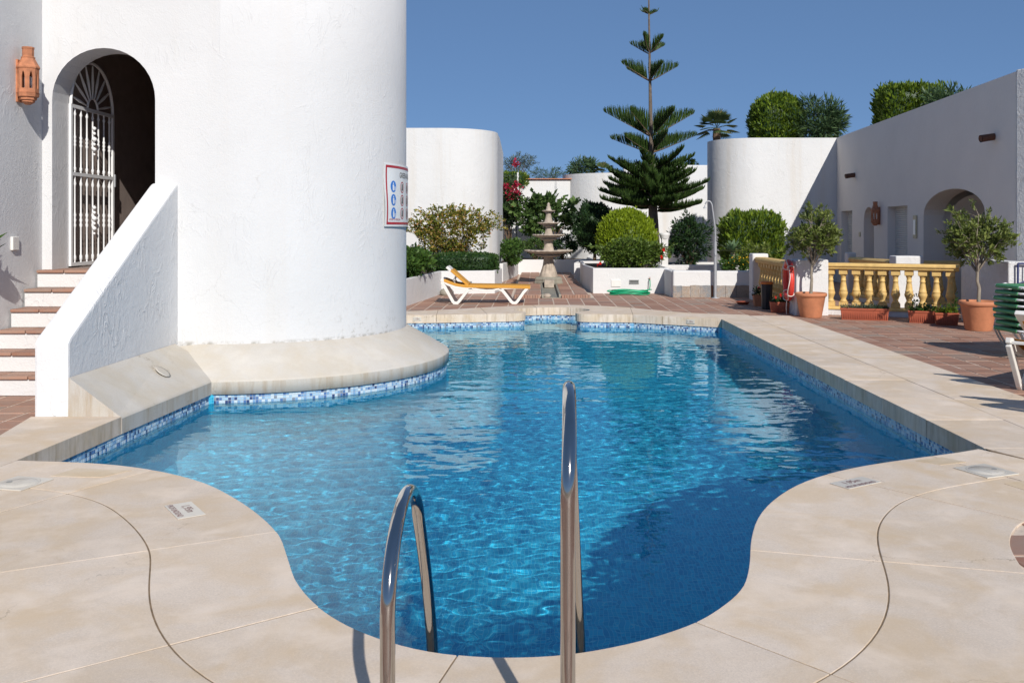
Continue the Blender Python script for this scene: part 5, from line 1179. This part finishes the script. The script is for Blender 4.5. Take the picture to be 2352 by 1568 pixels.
for z0, R_, rise, nb_r, dense in wh:
    ang0 += .7
    for k in range(nb_r):
        a = ang0+2*PI*k/nb_r+rnd.uniform(-.22, .22); Rk = R_*rnd.uniform(.72 if dense else .86, 1.06); dr = np.array([math.cos(a), math.sin(a), 0]); sd = np.array([-dr[1], dr[0], 0]); org = np.array([trx(z0), 0, z0+rnd.uniform(-.04, .04)*(3 if dense else 1)])
        rk = rise*rnd.uniform(.75, 1.2); sw = rnd.uniform(-.12, .12)
        def bp(f): return org+dr*Rk*f+sd*sw*f*f+np.array([0, 0, rk*(f**1.08) if not dense else rk*(f**1.3)-.07*math.sin(PI*f)*Rk])
        br.tube([bp(f) for f in (0, .25, .5, .75, 1)], [.020*min(1, Rk)+.005, .016*min(1, Rk)+.004, .011, .008, .005], 5)
        ns = max(7, int(Rk*(25 if not dense else 27)))
        for i in range(ns):
            f = .13+.87*(i+rnd.uniform(-.3, .3))/(ns-1) if Rk > .3 else i/(ns-1)
            f = min(1, max(.05, f)); env = min(1, (f-.02)*3.5)*(1-.72*max(0, f-.30)/.70)
            for s_ in (-1, 0, 1) if i % 2 else (-1, 1):
                if dense:
                    L_ = (.27*env+.07)*rnd.uniform(.7, 1.2); d0 = unit(sd*s_*rnd.uniform(.45, .9)+dr*.55+np.array([0, 0, .28])); strand(bp(f), d0, L_, .62, .018)
                else:      # the comb of upright branchlets fills the V up to the level of the branch tips
                    L_ = (rk*.80*(1-f)**.8*min(1, f*5)+.085*min(1, R_+.3))*rnd.uniform(.75, 1.12); d0 = unit(sd*s_*rnd.uniform(.15, .45)+dr*.42+np.array([0, 0, .75])); strand(bp(f), d0, L_, .9, .0135)
        tipd = unit(bp(1)-bp(.9)); strand(bp(.97), tipd, .12, .5, .016)
br.build('branches', M['bark'], pn); fmesh('needles', np.array(VQ), M['needle'], pn)

# ================================================================== ladder, sign, lids, depth marks
ld = thing('pool_ladder', 'polished steel pool ladder with one high and one low handrail', 'ladder', (-.15, 3.1, 0))
def rail(x0, x1, y0, y1, zt, name):
    P = [(x0, y0, -.02), (x0, y0, zt-.42), (x0, y0, zt-.30)]; r = .29 if zt < 1 else .27
    ym = (y0+y1)/2-.10
    for a in np.linspace(PI, .35, 14): P.append((x0+(x1-x0)*.4*(1-a/PI), ym-.03+(ym-.03-y0)*math.cos(a), zt-.26+.26*math.sin(a)))
    e = P[-1]; 
    for f in (.25, .5, .75, 1.0): P.append((e[0]+(x1-e[0])*f, e[1]+(y1-e[1])*(1-(1-f)**1.5), e[2]+(-.05-e[2])*f))
    P += [(x1, y1+.02, -.30), (x1, y1+.03, -1.35)]
    P = dedup([Vector(p) for p in catmull(P, 3)], .003); b = MB(); b.tube(P, .0222, 20); return b.build(name, M['steel'], ld, world=True)
rail(-.428, -.400, 2.70, 3.62, .735, 'low_handrail'); rail(.092, .172, 2.70, 3.66, 1.075, 'high_handrail')
for z in (-.35, -.62, -.89, -1.16):
    b = MB(); b.box((-.13, 3.70, z), (.56, .09, .025), bev=.008); b.build('step', M['steel'], ld, world=True)
for x in (-.428, .092): b = MB(); b.lathe([(.045, 0), (.048, .008), (.03, .02), (.024, .022)], 20, (x, 2.70, .008)); b.build('flange', M['steel'], ld, world=True)
def textmesh(s, size):
    cu = bpy.data.curves.new('t', 'FONT'); cu.body = s; cu.size = size; cu.align_x = 'LEFT'; cu.resolution_u = 3
    o = bpy.data.objects.new('t', cu); COL.objects.link(o); dg = bpy.context.evaluated_depsgraph_get(); me = bpy.data.meshes.new_from_object(o.evaluated_get(dg))
    vs = [tuple(v.co) for v in me.vertices]; fs = [tuple(p.vertices) for p in me.polygons]; bpy.data.objects.remove(o); bpy.data.curves.remove(cu); bpy.data.meshes.remove(me)
    w = max(v[0] for v in vs)-min(v[0] for v in vs); x0 = min(v[0] for v in vs); return [(v[0]-x0, v[1]) for v in vs], fs, w
# --- rules sign bent round the tower
SR = TR+.022; TH0 = math.radians(-24.4); SZ0, SZ1 = 1.62, 2.40; SWD = 1.22
sg_ = thing('rules_sign', 'curved pool rules sign with red border and blue pictograms on the tower', 'sign', (TC[0]+SR*math.cos(TH0), TC[1]+SR*math.sin(TH0), SZ0))
def onsign(u, v, d=0): th = TH0+u/SR; r = SR+d+.012*math.sin(v*7.5)*max(0, 1-u*4); return (TC[0]+r*math.cos(th), TC[1]+r*math.sin(th), SZ0+v)
def signgrid(name, u0, u1, v0, v1, d, mat, nu=24, nv=8):
    vs = [onsign(u0+(u1-u0)*i/nu, v0+(v1-v0)*j/nv, d) for i in range(nu+1) for j in range(nv+1)]; fs = [(i*(nv+1)+j, (i+1)*(nv+1)+j, (i+1)*(nv+1)+j+1, i*(nv+1)+j+1) for i in range(nu) for j in range(nv)]
    b = MB(); b.add(vs, fs, True); return b.build(name, M[mat], sg_, world=True, recalc=False)
def signpoly(name, pts, d, mat, holes=()):
    b = MB(); loops = [list(pts)]+[list(h) for h in holes]; flat = [p for l in loops for p in l]; tri = tessellate_polygon([[Vector((p[0], p[1], 0)) for p in l] for l in loops])
    b.add([onsign(p[0], p[1], d) for p in flat], [tuple(t) for t in tri]); return b.build(name, M[mat], sg_, world=True, recalc=False)
SH = SZ1-SZ0
b = MB(); nu = 26; vs = []; fs = []
for i in range(nu+1):
    for j in range(9): vs.append(onsign(SWD*i/nu, SH*j/8, 0)); 
for i in range(nu+1):
    for j in range(9): vs.append(onsign(SWD*i/nu, SH*j/8, -.008))
for i in range(nu):
    for j in range(8): k = i*9+j; fs += [(k, k+9, k+10, k+1), (k+234+9, k+234+18, k+234+19, k+234+10)]
b.add(vs, [f for f in fs if max(f) < len(vs)], True); b.build('board', M['sign_w'], sg_, world=True, recalc=False)
signgrid('border', .03, SWD-.03, SH-.055, SH-.025, .0025, 'sign_r'); signgrid('border', .03, SWD-.03, .025, .055, .0025, 'sign_r'); signgrid('border', .03, .06, .055, SH-.055, .0025, 'sign_r', 3); signgrid('border', SWD-.06, SWD-.03, .055, SH-.055, .0025, 'sign_r', 3)
def signtext(s, u, v, size, mat, sx=1.0):
    vs, fs, w = textmesh(s, size); b = MB(); b.add([onsign(u+x*sx, v+y, .003) for x, y in vs], fs); b.build('lettering', M[mat], sg_, world=True, recalc=False)
signtext('GREEN ANDA', .40, SH-.165, .095, 'sign_k'); signtext('AFORO 20 PERSONA', .09, .075, .036, 'sign_r')
def circ(u, v, r, n=24): return [(u+r*math.cos(2*PI*k/n), v+r*math.sin(2*PI*k/n)) for k in range(n)]
for k in range(3):
    v = SH-.285-.165*k; signpoly('pictogram', circ(.21, v, .072), .0025, 'sign_b')
    signpoly('figure', circ(.205, v+.038, .012, 10), .004, 'sign_w'); signpoly('figure', [(.185, v+.022), (.225, v+.022), (.222, v-.05), (.188, v-.05)], .004, 'sign_w'); signpoly('figure', [(.235, v), (.26, v), (.256, v-.045), (.238, v-.045)], .004, 'sign_w')
    for q, uu in enumerate((.50, .78, 1.02)):
        signpoly('pictogram', circ(uu, v, .072), .0025, 'sign_r', [circ(uu, v, .058)[::-1]]); signpoly('figure', [(uu-.02, v+.04), (uu+.02, v+.04), (uu+.028, v-.04), (uu-.028, v-.04)], .003, 'sign_k')
for u in (.02, .5):
    for v in (.015, SH-.015): pass
# --- skimmer lids
def lid(c, ang, label):
    t = thing('skimmer_lid', label, 'skimmer lid', (c[0], c[1], DZ+.001), ang, 'skimmer lids')
    b = MB(); b.box((0, 0, .003), (.275, .275, .008), bev=.002); b.build('frame', M['glaze'], t)
    b = MB(); b.lathe([(.119, .0068), (.1205, .0078), (.117, .0078), (.114, .0069)], 40, cap=False); b.build('rim', M['glaze'], t)
    b = MB(); b.lathe([(.111, .0060), (.109, .0078), (.02, .0082), (.001, .0082)], 40, cap=False); b.build('cover', M['glaze'], t)
    for y in (-.03, .03): b = MB(); b.box((0, y, .0085), (.15, .004, .002)); b.build('rib', M['glaze'], t)
    b = MB(); b.lathe([(.018, .0090), (.014, .0086), (.001, .0086)], 16, (0, .072, 0), cap=False); b.build('finger_hole', M['grate'], t)
lid((2.952, 6.14), -1.19, 'cream square skimmer lid in the right deck'); lid((-3.225, 5.84), 1.33, 'cream square skimmer lid at the left frame edge')
# rough mortar patches beside the lids
for pts in ([(2.72, 6.30), (2.93, 6.38), (2.83, 6.52), (2.60, 6.42)], [(-3.12, 6.02), (-2.78, 5.99), (-2.66, 6.16), (-3.05, 6.22)], [(2.92, 5.84), (3.10, 5.92), (3.25, 5.60), (3.05, 5.50)]):
    b = MB(); b.prism(pts, DZ-.004, DZ+.0025); b.build('mortar_patch', M['patch'], deck)
def depth_plate(c, ang, label):
    t = thing('depth_plate', label, 'depth marker', (c[0], c[1], DZ+.0015), ang, 'depth plates set in the deck')
    b = MB(); b.box((0, 0, .001), (.30, .15, .004), bev=.001); b.build('tile', M['glaze'], t)
    for s, x, y, size, sx in (('1,95m', -.075, .0, .068, .9), ('PROFUNDIDAD', -.135, -.065, .046, .80)):
        vs, fs, w = textmesh(s, size); b = MB(); b.add([(x+q[0]*sx, y+q[1], .0042) for q in vs], fs); b.build('lettering', M['ink'], t, recalc=False)
depth_plate((-1.985, 5.29), -.96, 'cream depth plate reading 1,95m on the left deck'); depth_plate((2.00, 5.86), .55, 'cream depth plate reading 1,95m on the right deck')
def small_plate(c, ang, label):
    t = thing('depth_plate', label, 'depth marker', (c[0], c[1], -.098), ang)
    b = MB(); b.box((0, -.002, .034), (.155, .006, .07), bev=.001); b.build('tile', M['glaze'], t)
    vs, fs, w = textmesh('1.10m', .058); b = MB(); b.add([(-.062+q[0]*.80, -.0058, .014+q[1]) for q in vs], fs); b.build('lettering', M['ink'], t, recalc=False)
small_plate((-2.18, 17.188), .07, 'small 1.10m plate on the far coping left of the alcove'); small_plate((2.76, 16.697), -.521, 'small 1.10m plate on the far coping right of the alcove')

# ------------------------------------------------------------------ fine growth is one mass per plant; fittings belong to their part
for o in bpy.data.objects:
    if o.type == 'MESH' and o.parent and o.name.split('.')[0] in ('foliage', 'needles', 'branches', 'fronds', 'flower', 'plant', 'stem') and len(o.data.polygons) > 12: o['kind'] = 'stuff'
def under(child, host):
    for t_ in [q for q in bpy.data.objects if q.type == 'EMPTY' and q.parent is None]:
        ch = list(t_.children); hs = [c for c in ch if c.name.split('.')[0] == host and tuple(c.location) == (0, 0, 0)]
        if hs:
            for i, c in enumerate([c for c in ch if c.name.split('.')[0] == child]): c.parent = hs[min(i, len(hs)-1)]
for c_, h_ in (('soil', 'pot'), ('lettering', 'tile'), ('lettering', 'board'), ('border', 'board'), ('pictogram', 'board'), ('figure', 'board'), ('band', 'ring'), ('hook', 'ring'), ('lock', 'frame'), ('fan_spoke', 'frame'), ('fan_hub', 'frame'),
               ('rib', 'cover'), ('finger_hole', 'cover'), ('rim', 'frame'), ('bulb', 'base'), ('inner_door', 'passage'), ('shower_head', 'pole'), ('valve', 'pole'), ('head_bar', 'back_sling'), ('end_wrap', 'sling'), ('paper', 'frame'), ('vault', 'recess_wall'), ('slat', 'frame'), ('coping', 'wall'), ('capital', 'shaft')): under(c_, h_)
rs = [c for c in st.children if c.name.split('.')[0] == 'riser']; tt = [c for c in st.children if c.name.split('.')[0] == 'tread_tile']
for i, c in enumerate(sorted(tt, key=lambda o: min(v.co.z for v in o.data.vertices))): c.parent = sorted(rs, key=lambda o: max(v.co.z for v in o.data.vertices))[i//4]
